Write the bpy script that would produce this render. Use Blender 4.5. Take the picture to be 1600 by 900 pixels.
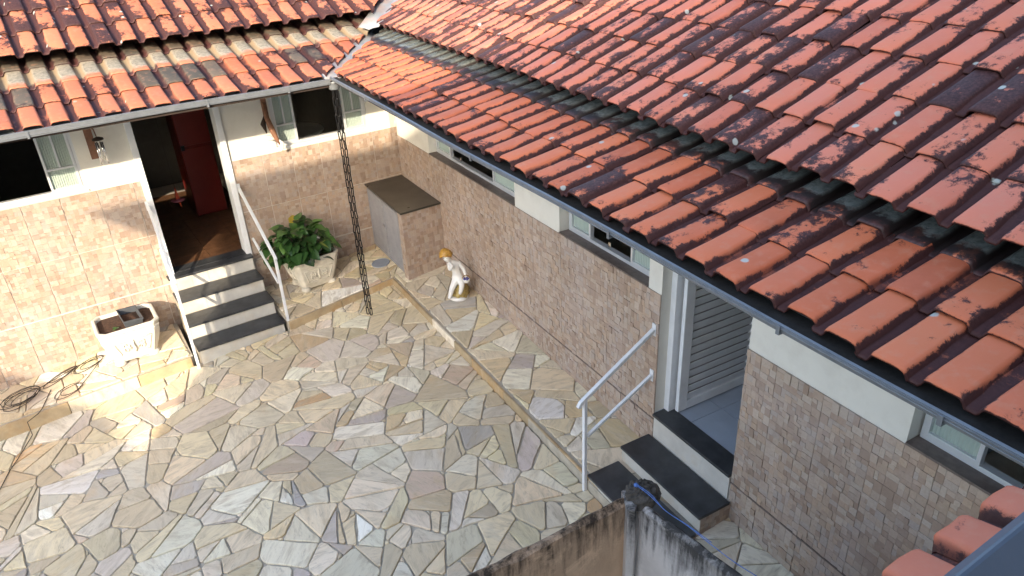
import bpy, bmesh, math, random
import numpy as np
from mathutils import Vector, Matrix
R = math.radians
for o in list(bpy.data.objects): bpy.data.objects.remove(o)
scn = bpy.context.scene
COL = scn.collection

# ------------------------------------------------------------------ camera
CAM = np.array([-3.72433, -8.10340, 3.78686])
CR = np.array([0.82364165, -0.56540635, -0.04393278])
CU = np.array([0.29880397, 0.36682056, 0.88099879])
CF = np.array([0.48200686, 0.73875459, -0.47107435])
FPX = 1141.789
cam = bpy.data.cameras.new('camera'); cam.sensor_width = 36; cam.lens = FPX * 36 / 1600
cam.clip_start = .05; cam.clip_end = 2000
co = bpy.data.objects.new('camera', cam); COL.objects.link(co)
co.matrix_world = Matrix(((CR[0], CU[0], -CF[0], CAM[0]), (CR[1], CU[1], -CF[1], CAM[1]), (CR[2], CU[2], -CF[2], CAM[2]), (0, 0, 0, 1)))
scn.camera = co

# ------------------------------------------------------------------ light
SUN = Vector((-1.27, -1.57, .74)).normalized()
w = bpy.data.worlds.new('World'); scn.world = w; w.use_nodes = True
nt = w.node_tree; bg = nt.nodes['Background']; sky = nt.nodes.new('ShaderNodeTexSky')
sky.sky_type = 'NISHITA'; sky.sun_disc = False
sky.sun_elevation = math.asin(SUN.z); sky.sun_rotation = math.atan2(SUN.x, SUN.y) % (2 * math.pi)
sky.air_density = 1.0; sky.dust_density = 2.5; sky.ozone_density = 1.0
nt.links.new(sky.outputs[0], bg.inputs[0]); bg.inputs[1].default_value = .15
sl = bpy.data.lights.new('sun', 'SUN'); sl.energy = 2.0; sl.angle = R(.55); sl.color = (.92, .77, .58)
so = bpy.data.objects.new('sun', sl); COL.objects.link(so)
so.rotation_euler = SUN.to_track_quat('Z', 'Y').to_euler(); so.location = (-12, -14, 14)
scn.view_settings.view_transform = 'Standard'; scn.view_settings.look = 'None'
scn.view_settings.exposure = 2.12; scn.view_settings.gamma = 1

rng = random.Random(7)

# ------------------------------------------------------------------ geometry frames
DL = -0.0822
WD = np.array([math.sin(DL), -math.cos(DL), 0]); ND = np.array([-math.cos(DL), -math.sin(DL), 0])
Z3 = np.array([0, 0, 1.])
def RWP(s, n, z): return WD * s + ND * n + Z3 * z         # right wing wall frame
def LWP(x, n, z): return np.array([x, -n, z])              # back wing wall frame
SA, SB = .0908, .0114
CA, CB, C0 = .1106, .0161, -.0708
def side_z(x, y): return SA * x + SB * y
def court_z(x, y): return C0 + CA * x + CB * y
def ray(u, v): return (u - 800) / FPX * CR - (v - 450) / FPX * CU + CF
def hit(u, v, n, d):
    r = ray(u, v); n = np.array(n, float); return CAM + (d - n @ CAM) / (n @ r) * r
def on_side(u, v): return hit(u, v, (-SA, -SB, 1), 0)
def on_court(u, v): return hit(u, v, (-CA, -CB, 1), C0)
def at_depth(u, v, d): return CAM + ray(u, v) * d
def project(X):
    d = np.array(X, float) - CAM; z = d @ CF
    return 800 + FPX * (d @ CR) / z, 450 - FPX * (d @ CU) / z, z
OGL, OGR, ZG = 1.5706, 1.1873, 2.3955
GC = np.array([-1.321, -1.571, 0])

# ------------------------------------------------------------------ materials
MATS = {}
def newmat(name):
    m = bpy.data.materials.new(name); m.use_nodes = True; MATS[name] = m
    nt = m.node_tree; b = nt.nodes['Principled BSDF']; return m, nt, b
def N_(nt, t, **kw):
    n = nt.nodes.new(t)
    for k, v in kw.items(): setattr(n, k, v)
    return n
def noise(nt, scale, detail=4, rough=.55, vec=None, dist=0):
    n = N_(nt, 'ShaderNodeTexNoise'); n.inputs['Scale'].default_value = scale; n.inputs['Detail'].default_value = detail
    n.inputs['Roughness'].default_value = rough; n.inputs['Distortion'].default_value = dist
    if vec is not None: nt.links.new(vec, n.inputs['Vector'])
    return n.outputs['Fac']
def ramp(nt, fac, stops):
    r = N_(nt, 'ShaderNodeValToRGB'); e = r.color_ramp.elements
    while len(e) < len(stops): e.new(.5)
    for k, (p, c) in enumerate(stops):
        e[k].position = p; e[k].color = (c, c, c, 1) if isinstance(c, (int, float)) else (*c, 1)
    nt.links.new(fac, r.inputs[0]); return r.outputs[0]
def mix(nt, fac, a, b, mode='MIX'):
    n = N_(nt, 'ShaderNodeMix', data_type='RGBA', blend_type=mode)
    for s, v in ((n.inputs[0], fac), (n.inputs[6], a), (n.inputs[7], b)):
        if hasattr(v, 'is_linked'): nt.links.new(v, s)
        elif isinstance(v, (int, float)): s.default_value = v if s == n.inputs[0] else (v, v, v, 1)
        else: s.default_value = (*v, 1)
    return n.outputs[2]
def math_(nt, op, a, b=None, clamp=False):
    n = N_(nt, 'ShaderNodeMath', operation=op, use_clamp=clamp)
    for i, v in enumerate((a, b)):
        if v is None: continue
        if hasattr(v, 'is_linked'): nt.links.new(v, n.inputs[i])
        else: n.inputs[i].default_value = v
    return n.outputs[0]
def pos(nt, scale=None, rot=None):
    g = N_(nt, 'ShaderNodeNewGeometry').outputs['Position']
    if scale or rot:
        m = N_(nt, 'ShaderNodeMapping'); nt.links.new(g, m.inputs[0])
        if scale: m.inputs['Scale'].default_value = scale
        if rot: m.inputs['Rotation'].default_value = rot
        g = m.outputs[0]
    return g
def bump(nt, b, h, strength=.3, dist=.01):
    n = N_(nt, 'ShaderNodeBump'); n.inputs['Strength'].default_value = strength; n.inputs['Distance'].default_value = dist
    nt.links.new(h, n.inputs['Height']); nt.links.new(n.outputs[0], b.inputs['Normal'])
def attr(nt, name): return N_(nt, 'ShaderNodeAttribute', attribute_name=name)

def plain(name, col, rough=.6, metal=0, var=.12, scale=9, dirt=None, spec=.5, bmp=.1):
    m, nt, b = newmat(name); P = pos(nt)
    f = noise(nt, scale, 5, .6, P)
    c = mix(nt, ramp(nt, f, [(.3, 0), (.7, 1)]), tuple(x * (1 - var) for x in col), tuple(min(1, x * (1 + var)) for x in col))
    if dirt:
        g = noise(nt, 3.1, 6, .65, P); c = mix(nt, ramp(nt, g, [(.5, 0), (.72, dirt[1])]), c, dirt[0])
    nt.links.new(c, b.inputs['Base Color'])
    r = math_(nt, 'ADD', math_(nt, 'MULTIPLY', noise(nt, scale * 2.3, 3, .5, P), .25), rough - .12)
    nt.links.new(r, b.inputs['Roughness']); b.inputs['Metallic'].default_value = metal
    b.inputs['Specular IOR Level'].default_value = spec
    if bmp: bump(nt, b, noise(nt, scale * 9, 4, .6, P), bmp, .004)
    return m

def terracotta(name, colours, mold, lichen=.5, glaze=False, GR=[(.14, 0), (.3, 1)]):
    m, nt, b = newmat(name); P = pos(nt)
    oi = N_(nt, 'ShaderNodeObjectInfo').outputs['Random']
    rn = math_(nt, 'FRACT', math_(nt, 'ADD', oi, attr(nt, 'rnd').outputs['Fac']))
    n = len(colours); c = ramp(nt, rn, [(i / (n - 1), x) for i, x in enumerate(colours)])
    f1 = noise(nt, 7, 5, .6, P)
    c = mix(nt, ramp(nt, f1, [(.35, 0), (.7, .55)]), c, tuple(x * 1.18 for x in colours[n // 2]))
    # sandy bloom
    c = mix(nt, ramp(nt, noise(nt, 22, 5, .6, P), [(.52, 0), (.75, .35)]), c, (.50, .25, .155))
    # black biofilm, thick in the pans and on the weather side of the rolls, there also painting the gap shade
    md = attr(nt, 'mold').outputs['Fac']
    fa = noise(nt, 21, 10, .78, pos(nt, (1, 1, 1)), .25); fb = noise(nt, 4.6, 4, .55, P)
    rn2 = math_(nt, 'FRACT', math_(nt, 'MULTIPLY', rn, 7.31))
    k = math_(nt, 'ADD', math_(nt, 'MULTIPLY', md, .27), math_(nt, 'MULTIPLY', fa, .72))
    k = math_(nt, 'ADD', k, math_(nt, 'MULTIPLY', fb, .66))
    k = math_(nt, 'ADD', k, math_(nt, 'MULTIPLY', math_(nt, 'POWER', rn2, 4), .2))
    k = math_(nt, 'ADD', k, mold)
    mm = ramp(nt, k, [(.815, 0), (.875, .95)])
    mc = mix(nt, ramp(nt, noise(nt, 70, 4, .65, P), [(.4, 0), (.75, 1)]), (.012, .007, .009), (.075, .035, .035))
    c = mix(nt, mm, c, mc)
    # faint brown film
    c = mix(nt, ramp(nt, math_(nt, 'ADD', math_(nt, 'MULTIPLY', md, .5), math_(nt, 'MULTIPLY', noise(nt, 6, 6, .65, P), .62)), [(.55, 0), (.92, .9)]), c, (.06, .022, .02))
    if lichen:
        v = N_(nt, 'ShaderNodeTexVoronoi'); v.inputs['Scale'].default_value = 9; nt.links.new(P, v.inputs['Vector'])
        d = math_(nt, 'ADD', v.outputs['Distance'], math_(nt, 'MULTIPLY', noise(nt, 45, 3, .6, P), .12))
        sep = N_(nt, 'ShaderNodeSeparateColor'); nt.links.new(v.outputs['Color'], sep.inputs[0])
        lm = math_(nt, 'MULTIPLY', ramp(nt, d, [(.17, 1), (.22, 0)]), ramp(nt, sep.outputs[0], [(1 - .28 * lichen, 0), (1 - .27 * lichen, 1)]))
        c = mix(nt, math_(nt, 'MULTIPLY', lm, .85), c, (.42, .46, .42))
    rough = .62
    if glaze:
        al = attr(nt, 'along').outputs['Fac']
        jig = math_(nt, 'MULTIPLY', math_(nt, 'SUBTRACT', noise(nt, 15, 8, .72, P), .5), .8)
        t_ = math_(nt, 'ADD', al, jig)
        top = ramp(nt, md, [(.15, 1), (.75, 0)])
        # black algae first, then the grey film that the drip from the upper eave leaves on the rolls
        c = mix(nt, math_(nt, 'MULTIPLY', ramp(nt, t_, GR), .93), c, glaze[0])
        g = math_(nt, 'MULTIPLY', ramp(nt, t_, [(p + glaze[2], v) for p, v in GR]), top)
        c = mix(nt, g, c, mix(nt, ramp(nt, noise(nt, 40, 5, .6, P), [(.4, 0), (.65, 1)]), glaze[1], tuple(x * .6 for x in glaze[1])))
        rr = mix(nt, g, .6, .24); nt.links.new(rr, b.inputs['Roughness'])
    else:
        b.inputs['Roughness'].default_value = rough
        b.inputs['Specular IOR Level'].default_value = .3
    nt.links.new(c, b.inputs['Base Color'])
    bump(nt, b, mix(nt, .5, fa, noise(nt, 90, 4, .6, P)), .12 if glaze else .35, .004)
    return m

def stone(name, sat=1.0):
    m, nt, b = newmat(name); P = pos(nt)
    c = attr(nt, 'Col').outputs['Color']
    oi = attr(nt, 'rnd').outputs['Fac']
    cm = N_(nt, 'ShaderNodeCombineXYZ'); nt.links.new(math_(nt, 'MULTIPLY', oi, 40), cm.inputs[2])
    va = N_(nt, 'ShaderNodeVectorRotate', rotation_type='Z_AXIS'); nt.links.new(P, va.inputs['Vector']); nt.links.new(math_(nt, 'MULTIPLY', oi, 31), va.inputs['Angle'])
    ad = N_(nt, 'ShaderNodeVectorMath', operation='ADD'); nt.links.new(va.outputs[0], ad.inputs[0]); nt.links.new(cm.outputs[0], ad.inputs[1])
    ms = N_(nt, 'ShaderNodeMapping'); ms.inputs['Scale'].default_value = (1, 3.2, 1); nt.links.new(ad.outputs[0], ms.inputs[0])
    V = ms.outputs[0]
    c = mix(nt, ramp(nt, noise(nt, 5, 6, .62, V, .6), [(.34, .6), (.54, 0)]), c, (.36, .31, .235))
    c = mix(nt, ramp(nt, noise(nt, 3.2, 5, .6, V, .3), [(.52, 0), (.72, .45)]), c, (.64, .59, .49))
    c = mix(nt, ramp(nt, noise(nt, 2.3, 4, .6, ad.outputs[0]), [(.57, 0), (.72, .5)]), c, (.50, .36, .20))
    c = mix(nt, ramp(nt, noise(nt, 9, 8, .75, V, .8), [(.54, 0), (.70, .6)]), c, (.19, .155, .12))
    c = mix(nt, ramp(nt, noise(nt, 1.1, 5, .6, P), [(.5, 0), (.8, .22)]), c, (.3, .26, .22))
    c = mix(nt, 1.0, c, (1.2, 1.155, 1.07), 'MULTIPLY')
    nt.links.new(c, b.inputs['Base Color'])
    r = ramp(nt, noise(nt, 8, 4, .6, V), [(.3, .42), (.7, .7)]); nt.links.new(r, b.inputs['Roughness'])
    bump(nt, b, noise(nt, 14, 8, .68, V, .4), .45, .008)
    return m

def colattr(name, rough=.5, nscale=70, var=.25, bmp=.25, tint=None):
    m, nt, b = newmat(name); P = pos(nt)
    c = attr(nt, 'Col').outputs['Color']
    f = noise(nt, nscale, 5, .65, P)
    c = mix(nt, ramp(nt, f, [(.3, var), (.6, 0)]), c, (.2, .14, .11))
    c = mix(nt, ramp(nt, noise(nt, 2.2, 5, .6, P), [(.45, 0), (.72, .32)]), c, (.52, .47, .47))
    c = mix(nt, ramp(nt, noise(nt, 26, 3, .6, pos(nt, (1, 1, .35))), [(.55, 0), (.75, .3)]), c, (.5, .42, .36))
    nt.links.new(c, b.inputs['Base Color']); b.inputs['Roughness'].default_value = rough
    bump(nt, b, f, bmp, .003); return m

def weathered(name, base, moldc, amount, edge=None):
    """cement render with black rain streaks that start at the coping"""
    m, nt, b = newmat(name); P = pos(nt)
    c = mix(nt, ramp(nt, noise(nt, 3, 6, .6, P), [(.3, 0), (.7, 1)]), tuple(x * .78 for x in base), tuple(x * 1.15 for x in base))
    sp = N_(nt, 'ShaderNodeSeparateXYZ'); nt.links.new(pos(nt), sp.inputs[0])
    down = math_(nt, 'MULTIPLY', math_(nt, 'SUBTRACT', 1.12, sp.outputs[2]), 1.15)
    st = noise(nt, 9, 7, .7, pos(nt, (2.2, 2.2, .22)), .2)
    k = math_(nt, 'SUBTRACT', math_(nt, 'ADD', math_(nt, 'MULTIPLY', st, 1.15), math_(nt, 'MULTIPLY', noise(nt, 12, 8, .75, P), .45)), down)
    mk = ramp(nt, math_(nt, 'ADD', k, amount), [(.42, 0), (.78, .93)])
    c = mix(nt, mk, c, moldc)
    c = mix(nt, ramp(nt, noise(nt, 5, 8, .72, P, .5), [(.56, 0), (.68, .55)]), c, tuple(x * 1.35 for x in base))
    nt.links.new(c, b.inputs['Base Color']); b.inputs['Roughness'].default_value = .9
    b.inputs['Specular IOR Level'].default_value = .2
    bump(nt, b, noise(nt, 38, 8, .75, P), .7, .012); return m

T_RED = [(.44, .105, .042), (.58, .165, .07), (.50, .135, .065), (.60, .18, .08), (.38, .095, .045)]
T_PINK = [(.46, .13, .075), (.59, .195, .125), (.52, .155, .09), (.62, .205, .115), (.40, .11, .07)]
T_SAND = [(.37, .115, .055), (.42, .145, .075), (.38, .125, .065), (.45, .16, .085), (.33, .10, .055)]
terracotta('tile_eave', T_RED, -.035, .25)
terracotta('tile_upper', T_PINK, .018, 1.0)
terracotta('tile_back', T_SAND, -.10, .25)
terracotta('tile_back_upper', T_SAND, .03, 1.6)
terracotta('tile_glaze', T_RED, .10, .2, glaze=((.013, .010, .010), (.17, .19, .18), .24), GR=[(-.0, 0), (.14, 1)])
terracotta('tile_glaze_back', T_SAND, -.15, 0, glaze=((.26, .20, .13), (.34, .31, .25), .0))
terracotta('tile_glass_back', [(.05, .048, .04), (.08, .07, .055), (.10, .08, .06), (.06, .05, .04), (.07, .06, .045)], -.1, 0)  # glass tiles; the dark tone also paints shade below the upper eave
terracotta('tile_new', [(.54, .16, .09), (.50, .145, .08), (.57, .175, .10)], -.09, 0)
stone('flagstone')
plain('mortar', (.40, .365, .30), .9, var=.25, scale=14)
plain('mortar_light', (.42, .38, .31), .9, var=.2, scale=12)
colattr('mosaic', .45)
plain('grout', (.62, .57, .50), .8)
plain('wall_paint', (.74, .73, .67), .7, var=.03, scale=4, dirt=((.56, .53, .47), .45), bmp=.1)
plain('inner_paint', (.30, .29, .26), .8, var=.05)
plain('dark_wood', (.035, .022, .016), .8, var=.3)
plain('gutter_metal', (.175, .19, .205), .45, metal=.3, var=.12, scale=20, dirt=((.22, .22, .22), .5))
plain('flashing', (.27, .28, .29), .5, metal=.2, var=.15, scale=12, dirt=((.42, .22, .15), .7))
plain('white_metal', (.74, .77, .80), .38, var=.05, dirt=((.5, .48, .45), .25), bmp=.03)
plain('window_metal', (.66, .69, .72), .35, metal=.3, var=.06, bmp=.02)
plain('slate', (.035, .038, .043), .4, var=.4, scale=7, dirt=((.085, .088, .092), .6), bmp=.12)
plain('riser_stone', (.55, .54, .50), .5, var=.13, scale=5, dirt=((.52, .40, .24), .5))
plain('curb_stone', (.40, .31, .19), .6, var=.2, scale=6, dirt=((.34, .19, .07), .85), bmp=.3)
plain('counter', (.052, .048, .038), .32, var=.25, scale=3, bmp=.03)
plain('grey_louvre', (.33, .33, .345), .5, metal=.25, var=.1, bmp=.03)
plain('cast_pot', (.70, .66, .56), .6, var=.1, scale=16, dirt=((.38, .32, .22), .5), bmp=.25)
plain('cast_pot_white', (.62, .60, .54), .6, var=.06, scale=16, dirt=((.5, .45, .36), .35), bmp=.25)
plain('soil', (.06, .03, .018), .95, var=.5, scale=30, bmp=.8)
plain('grey_plastic', (.07, .078, .09), .5, var=.1)
plain('black_steel', (.012, .012, .014), .4, metal=.6, var=.2, bmp=.02)
plain('black_rubber', (.015, .012, .011), .55, bmp=0)
plain('drain_plastic', (.27, .30, .35), .5, var=.08)
plain('porcelain', (.80, .79, .76), .22, var=.03, bmp=.0)
plain('gilt', (.50, .27, .05), .3, var=.35, scale=30, bmp=.1)
plain('rock_glaze', (.36, .27, .09), .3, var=.5, scale=22, dirt=((.25, .09, .02), .9), bmp=.2)
plain('blue_flower', (.10, .09, .32), .4, var=.3, scale=60)
plain('brown_wood', (.22, .105, .06), .6, var=.25, scale=18)
plain('chrome', (.75, .76, .78), .2, metal=1, var=.03, bmp=0)
plain('red_paint', (.17, .018, .013), .35, var=.1, scale=4, bmp=.02)
plain('ribbon', (.75, .10, .03), .6, var=.1)
plain('ribbon_pink', (.45, .12, .15), .6, var=.1)
plain('floor_brown', (.14, .07, .036), .4, var=.35, scale=12)
plain('floor_blue', (.33, .38, .45), .35, var=.08, scale=6)
plain('sill_stone', (.15, .115, .10), .5, var=.25, scale=25)
plain('earth', (.16, .13, .10), .95, var=.25, scale=3)
weathered('render_brown', (.60, .41, .27), (.022, .017, .014), -.07)
weathered('render_grey', (.52, .48, .45), (.025, .023, .022), -.02)
weathered('render_top', (.25, .24, .22), (.03, .028, .025), .55)
plain('moss', (.07, .06, .05), .95, var=.6, scale=40, bmp=.9)
plain('dirt_shade', (.014, .012, .010), .9, var=.4, scale=30)  # dirt colour with the shade inside the gutter painted in
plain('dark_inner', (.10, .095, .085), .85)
plain('blue_rope', (.07, .15, .40), .6, var=.2, scale=120)
plain('rail_paint', (.06, .078, .105), .5, var=.05)
plain('house_render', (.72, .69, .63), .9, var=.08)
plain('yellow_seal', (.7, .6, .06), .7)

def leafmat():
    m, nt, b = newmat('leaf')
    oi = N_(nt, 'ShaderNodeObjectInfo').outputs['Random']
    c = ramp(nt, oi, [(0, (.010, .038, .010)), (.35, (.016, .055, .013)), (.62, (.026, .08, .018)), (.86, (.055, .13, .03)), (.965, (.10, .2, .04)), (.99, (.42, .30, .03))])
    c = mix(nt, ramp(nt, noise(nt, 40, 4, .6, pos(nt)), [(.4, 0), (.7, .3)]), c, (.10, .17, .05))
    nt.links.new(c, b.inputs['Base Color']); b.inputs['Roughness'].default_value = .33
    b.inputs['Subsurface Weight'].default_value = 0
    return m
leafmat()
def glassmat():
    m, nt, b = newmat('ribbed_glass')
    b.inputs['Base Color'].default_value = (.62, .74, .68, 1); b.inputs['Roughness'].default_value = .22
    b.inputs['Transmission Weight'].default_value = .45; b.inputs['IOR'].default_value = 1.45
    bump(nt, b, noise(nt, 30, 4, .6, pos(nt)), .06, .004)
glassmat()

# ------------------------------------------------------------------ mesh helpers
class MB:
    def __init__(s): s.v = []; s.f = []; s.col = []; s.at = {}
    def add(s, vs, fs, col=None, **at):
        o = len(s.v); s.v += [tuple(map(float, x)) for x in vs]; s.f += [tuple(i + o for i in f) for f in fs]
        s.col += [col or (1, 1, 1)] * len(vs)
        for k, val in at.items():
            L = s.at.setdefault(k, [0.0] * o); L += [0.0] * (o - len(L))
            L += list(val) if hasattr(val, '__len__') else [val] * len(vs)
        return o
    def box(s, fr, a0, a1, n0, n1, z0, z1, col=None, **at):
        P = [fr(a, n, z) for z in (z0, z1) for n in (n0, n1) for a in (a0, a1)]
        s.add(P, [(0, 1, 3, 2), (4, 6, 7, 5), (0, 4, 5, 1), (2, 3, 7, 6), (0, 2, 6, 4), (1, 5, 7, 3)], col, **at); return s
    def hexa(s, P, col=None):   # 8 points: bottom ring 4, top ring 4
        s.add(P, [(0, 3, 2, 1), (4, 5, 6, 7), (0, 1, 5, 4), (1, 2, 6, 5), (2, 3, 7, 6), (3, 0, 4, 7)], col); return s
    def tube(s, pts, r, seg=6, closed=False, cap=True, flat=None):
        pts = [np.array(p, float) for p in pts]; n = len(pts); rings = []
        rr = r if hasattr(r, '__len__') else [r] * n
        up = None
        for i, p in enumerate(pts):
            a = pts[(i - 1) % n] if (closed or i > 0) else p; b = pts[(i + 1) % n] if (closed or i < n - 1) else p
            t = b - a; t = t / (np.linalg.norm(t) + 1e-12)
            if up is None:
                up = np.array([0, 0, 1.]) if abs(t[2]) < .9 else np.array([1., 0, 0])
            up = up - t * (up @ t); up /= np.linalg.norm(up) + 1e-12; sd = np.cross(t, up)
            rings.append([p + rr[i] * (math.cos(2 * math.pi * (k + .5) / seg) * up + math.sin(2 * math.pi * (k + .5) / seg) * sd) for k in range(seg)])
        vs = [q for r_ in rings for q in r_]; fs = []
        for i in range(n if closed else n - 1):
            j = (i + 1) % n
            for k in range(seg): fs.append((i * seg + k, i * seg + (k + 1) % seg, j * seg + (k + 1) % seg, j * seg + k))
        if cap and not closed: fs += [tuple(range(seg))[::-1], tuple((n - 1) * seg + k for k in range(seg))]
        s.add(vs, fs); return s
    def lathe(s, c, prof, seg=20, sq=None):
        vs = []; fs = []
        for (r, z) in prof:
            for k in range(seg):
                a = 2 * math.pi * k / seg; vs.append((c[0] + r * math.cos(a), c[1] + r * math.sin(a), c[2] + z))
        for i in range(len(prof) - 1):
            for k in range(seg): fs.append((i * seg + k, i * seg + (k + 1) % seg, (i + 1) * seg + (k + 1) % seg, (i + 1) * seg + k))
        fs += [tuple(range(seg))[::-1], tuple((len(prof) - 1) * seg + k for k in range(seg))]
        s.add(vs, fs); return s
    def mesh(s, name, mat, smooth=False, recalc=True):
        me = bpy.data.meshes.new(name); me.from_pydata(s.v, [], s.f)
        if any(c != (1, 1, 1) for c in s.col):
            a = me.color_attributes.new('Col', 'FLOAT_COLOR', 'POINT')
            a.data.foreach_set('color', [x for c in s.col for x in (*c, 1)])
        for k, L in s.at.items():
            L = L + [0.0] * (len(s.v) - len(L)); a = me.attributes.new(k, 'FLOAT', 'POINT'); a.data.foreach_set('value', L)
        if recalc:
            bm = bmesh.new(); bm.from_mesh(me); bmesh.ops.recalc_face_normals(bm, faces=bm.faces); bm.to_mesh(me); bm.free()
        if smooth: me.polygons.foreach_set('use_smooth', [True] * len(me.polygons))
        me.materials.append(MATS[mat]); return me
    def build(s, name, mat, parent=None, smooth=False, bevel=0, recalc=True):
        o = link(name, s.mesh(name, mat, smooth, recalc), parent)
        if bevel:
            b = o.modifiers.new('bevel', 'BEVEL'); b.width = bevel; b.segments = 2; b.limit_method = 'ANGLE'; b.angle_limit = R(40)
        return o
def root_inv(p):
    M = Matrix.Identity(4)
    while p is not None:
        M = Matrix.Translation(p.location) @ M if p.get('_e') else M; p = p.parent
    return M.inverted()
def link(name, data, parent=None, mw=None):
    o = bpy.data.objects.new(name, data); COL.objects.link(o)
    if parent is not None:
        o.parent = parent
        o.matrix_parent_inverse = PINV[parent.name]
    if mw is not None: o.matrix_basis = mw
    PINV[o.name] = (PINV[parent.name] if parent is not None else Matrix.Identity(4)) if parent is None or data is None else PINV[o.name] if o.name in PINV else Matrix.Identity(4)
    return o
PINV = {}
def thing(name, label, cat, loc=(0, 0, 0), group=None):
    o = bpy.data.objects.new(name, None); COL.objects.link(o); o.location = loc; o.empty_display_size = .1
    o['label'] = label; o['category'] = cat
    group = group or {'handrail': 'white handrails beside the steps', 'entry_steps': 'slate topped entry steps', 'planter': 'square cast planters', 'house_wing': 'wings of the house round the courtyard'}.get(name)
    if group: o['group'] = group
    PINV[o.name] = Matrix.Translation(-Vector(loc)); return o
def part_empty(name, parent):
    o = bpy.data.objects.new(name, None); COL.objects.link(o); o.parent = parent; o.empty_display_size = .1
    o.matrix_parent_inverse = PINV[parent.name]; PINV[o.name] = Matrix.Identity(4); return o
def tag(o, label, cat, group=None):
    o['label'] = label; o['category'] = cat
    if group: o['group'] = group
    return o
def struct(o): o['kind'] = 'structure'; return o
WF = lambda x, y, z: np.array([x, y, z])

# ------------------------------------------------------------------ polygon tools (paving)
def clip(poly, n, d):            # keep n.p <= d
    out = []
    for i in range(len(poly)):
        a, b = poly[i], poly[(i + 1) % len(poly)]
        da, db = n[0] * a[0] + n[1] * a[1] - d, n[0] * b[0] + n[1] * b[1] - d
        if da <= 0: out.append(a)
        if (da < 0 < db) or (db < 0 < da):
            t = da / (da - db); out.append((a[0] + t * (b[0] - a[0]), a[1] + t * (b[1] - a[1])))
    return out
def area(p): return .5 * sum(p[i][0] * p[(i + 1) % len(p)][1] - p[(i + 1) % len(p)][0] * p[i][1] for i in range(len(p)))
def cen(p): return sum(q[0] for q in p) / len(p), sum(q[1] for q in p) / len(p)
def inset(p, g):
    if area(p) < 0: p = p[::-1]
    q = p
    for i in range(len(p)):
        a, b = p[i], p[(i + 1) % len(p)]; ex, ey = b[0] - a[0], b[1] - a[1]; L = math.hypot(ex, ey)
        if L < 1e-6: continue
        n = (ey / L, -ex / L); q = clip(q, n, n[0] * a[0] + n[1] * a[1] - g)
        if len(q) < 3: return []
    return q
def crazy(region, density, r, split=.45, small=.3):
    """crazy paving: coarse cells broken again and again into uneven shards, corners knocked off into chips"""
    xs = [p[0] for p in region]; ys = [p[1] for p in region]
    A = abs(area(region)); d0 = density * .30; n = int(A * d0); P = []; tries = 0; rad = .55 / math.sqrt(d0)
    while len(P) < n and tries < n * 60:
        tries += 1; q = (r.uniform(min(xs), max(xs)), r.uniform(min(ys), max(ys)))
        if all((q[0] - a[0]) ** 2 + (q[1] - a[1]) ** 2 > rad ** 2 for a in P): P.append(q)
    PA = np.array(P); W = [r.uniform(0, .8) / math.sqrt(d0) * .5 for _ in P]; out = []
    for i, q in enumerate(P):
        d2 = ((PA - PA[i]) ** 2).sum(1); nb = np.argsort(d2)[1:26]; c = list(region)
        for j in nb:
            dx, dy = PA[j] - PA[i]; D = math.hypot(dx, dy); m = (d2[j] + W[i] ** 2 - W[j] ** 2) / (2 * D)
            nx, ny = dx / D, dy / D; c = clip(c, (nx, ny), nx * q[0] + ny * q[1] + m)
            if len(c) < 3: break
        if len(c) < 3 or abs(area(c)) < .0006: continue
        st = [c]
        while st:
            c = st.pop()
            if area(c) < 0: c = c[::-1]
            A_ = area(c); tgt = math.exp(r.gauss(0, .55)) * 1.25 / density
            if A_ > tgt:
                cx, cy = cen(c); xx = sum((p[0] - cx) ** 2 for p in c); yy = sum((p[1] - cy) ** 2 for p in c); xy = sum((p[0] - cx) * (p[1] - cy) for p in c)
                ax = .5 * math.atan2(2 * xy, xx - yy); a = ax + (math.pi / 2 + r.gauss(0, .45) if r.random() < .8 else r.gauss(0, .35))
                nx, ny = -math.sin(a), math.cos(a); d = nx * cx + ny * cy + r.gauss(0, .16) * math.sqrt(A_)
                h1 = clip(c, (nx, ny), d); h2 = clip(c, (-nx, -ny), -d)
                if len(h1) > 2 and len(h2) > 2 and min(abs(area(h1)), abs(area(h2))) > .08 * A_: st += [h1, h2]; continue
            # knock a corner off now and then
            if len(c) > 3 and r.random() < .5:
                k = r.randrange(len(c)); b = c[k]; a, e = c[k - 1], c[(k + 1) % len(c)]
                la = math.hypot(a[0] - b[0], a[1] - b[1]); le = math.hypot(e[0] - b[0], e[1] - b[1]); t1, t2 = r.uniform(.03, .085) / la, r.uniform(.03, .085) / le
                if t1 < .6 and t2 < .6:
                    p1 = (b[0] + (a[0] - b[0]) * t1, b[1] + (a[1] - b[1]) * t1); p2 = (b[0] + (e[0] - b[0]) * t2, b[1] + (e[1] - b[1]) * t2)
                    out.append([p1, b, p2]); c = c[:k] + [p1, p2] + c[k + 1:]
            out.append(c)
    return out
PAL = [((.58, .50, .37), 10), ((.63, .57, .455), 11), ((.53, .455, .335), 6), ((.67, .63, .54), 8), ((.56, .45, .295), 3.5), ((.51, .465, .41), 3.5),
       ((.44, .395, .375), 1.1), ((.57, .40, .23), .9), ((.73, .72, .68), 1.5), ((.36, .35, .345), .7), ((.51, .40, .33), .8), ((.61, .54, .38), 5)]
def pick_col(r):
    t = r.uniform(0, sum(k for _, k in PAL))
    for c, k in PAL:
        t -= k
        if t <= 0: break
    j = r.uniform(.78, 1.16); return tuple(min(.8, x * j * r.uniform(.97, 1.03)) for x in c)
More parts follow.
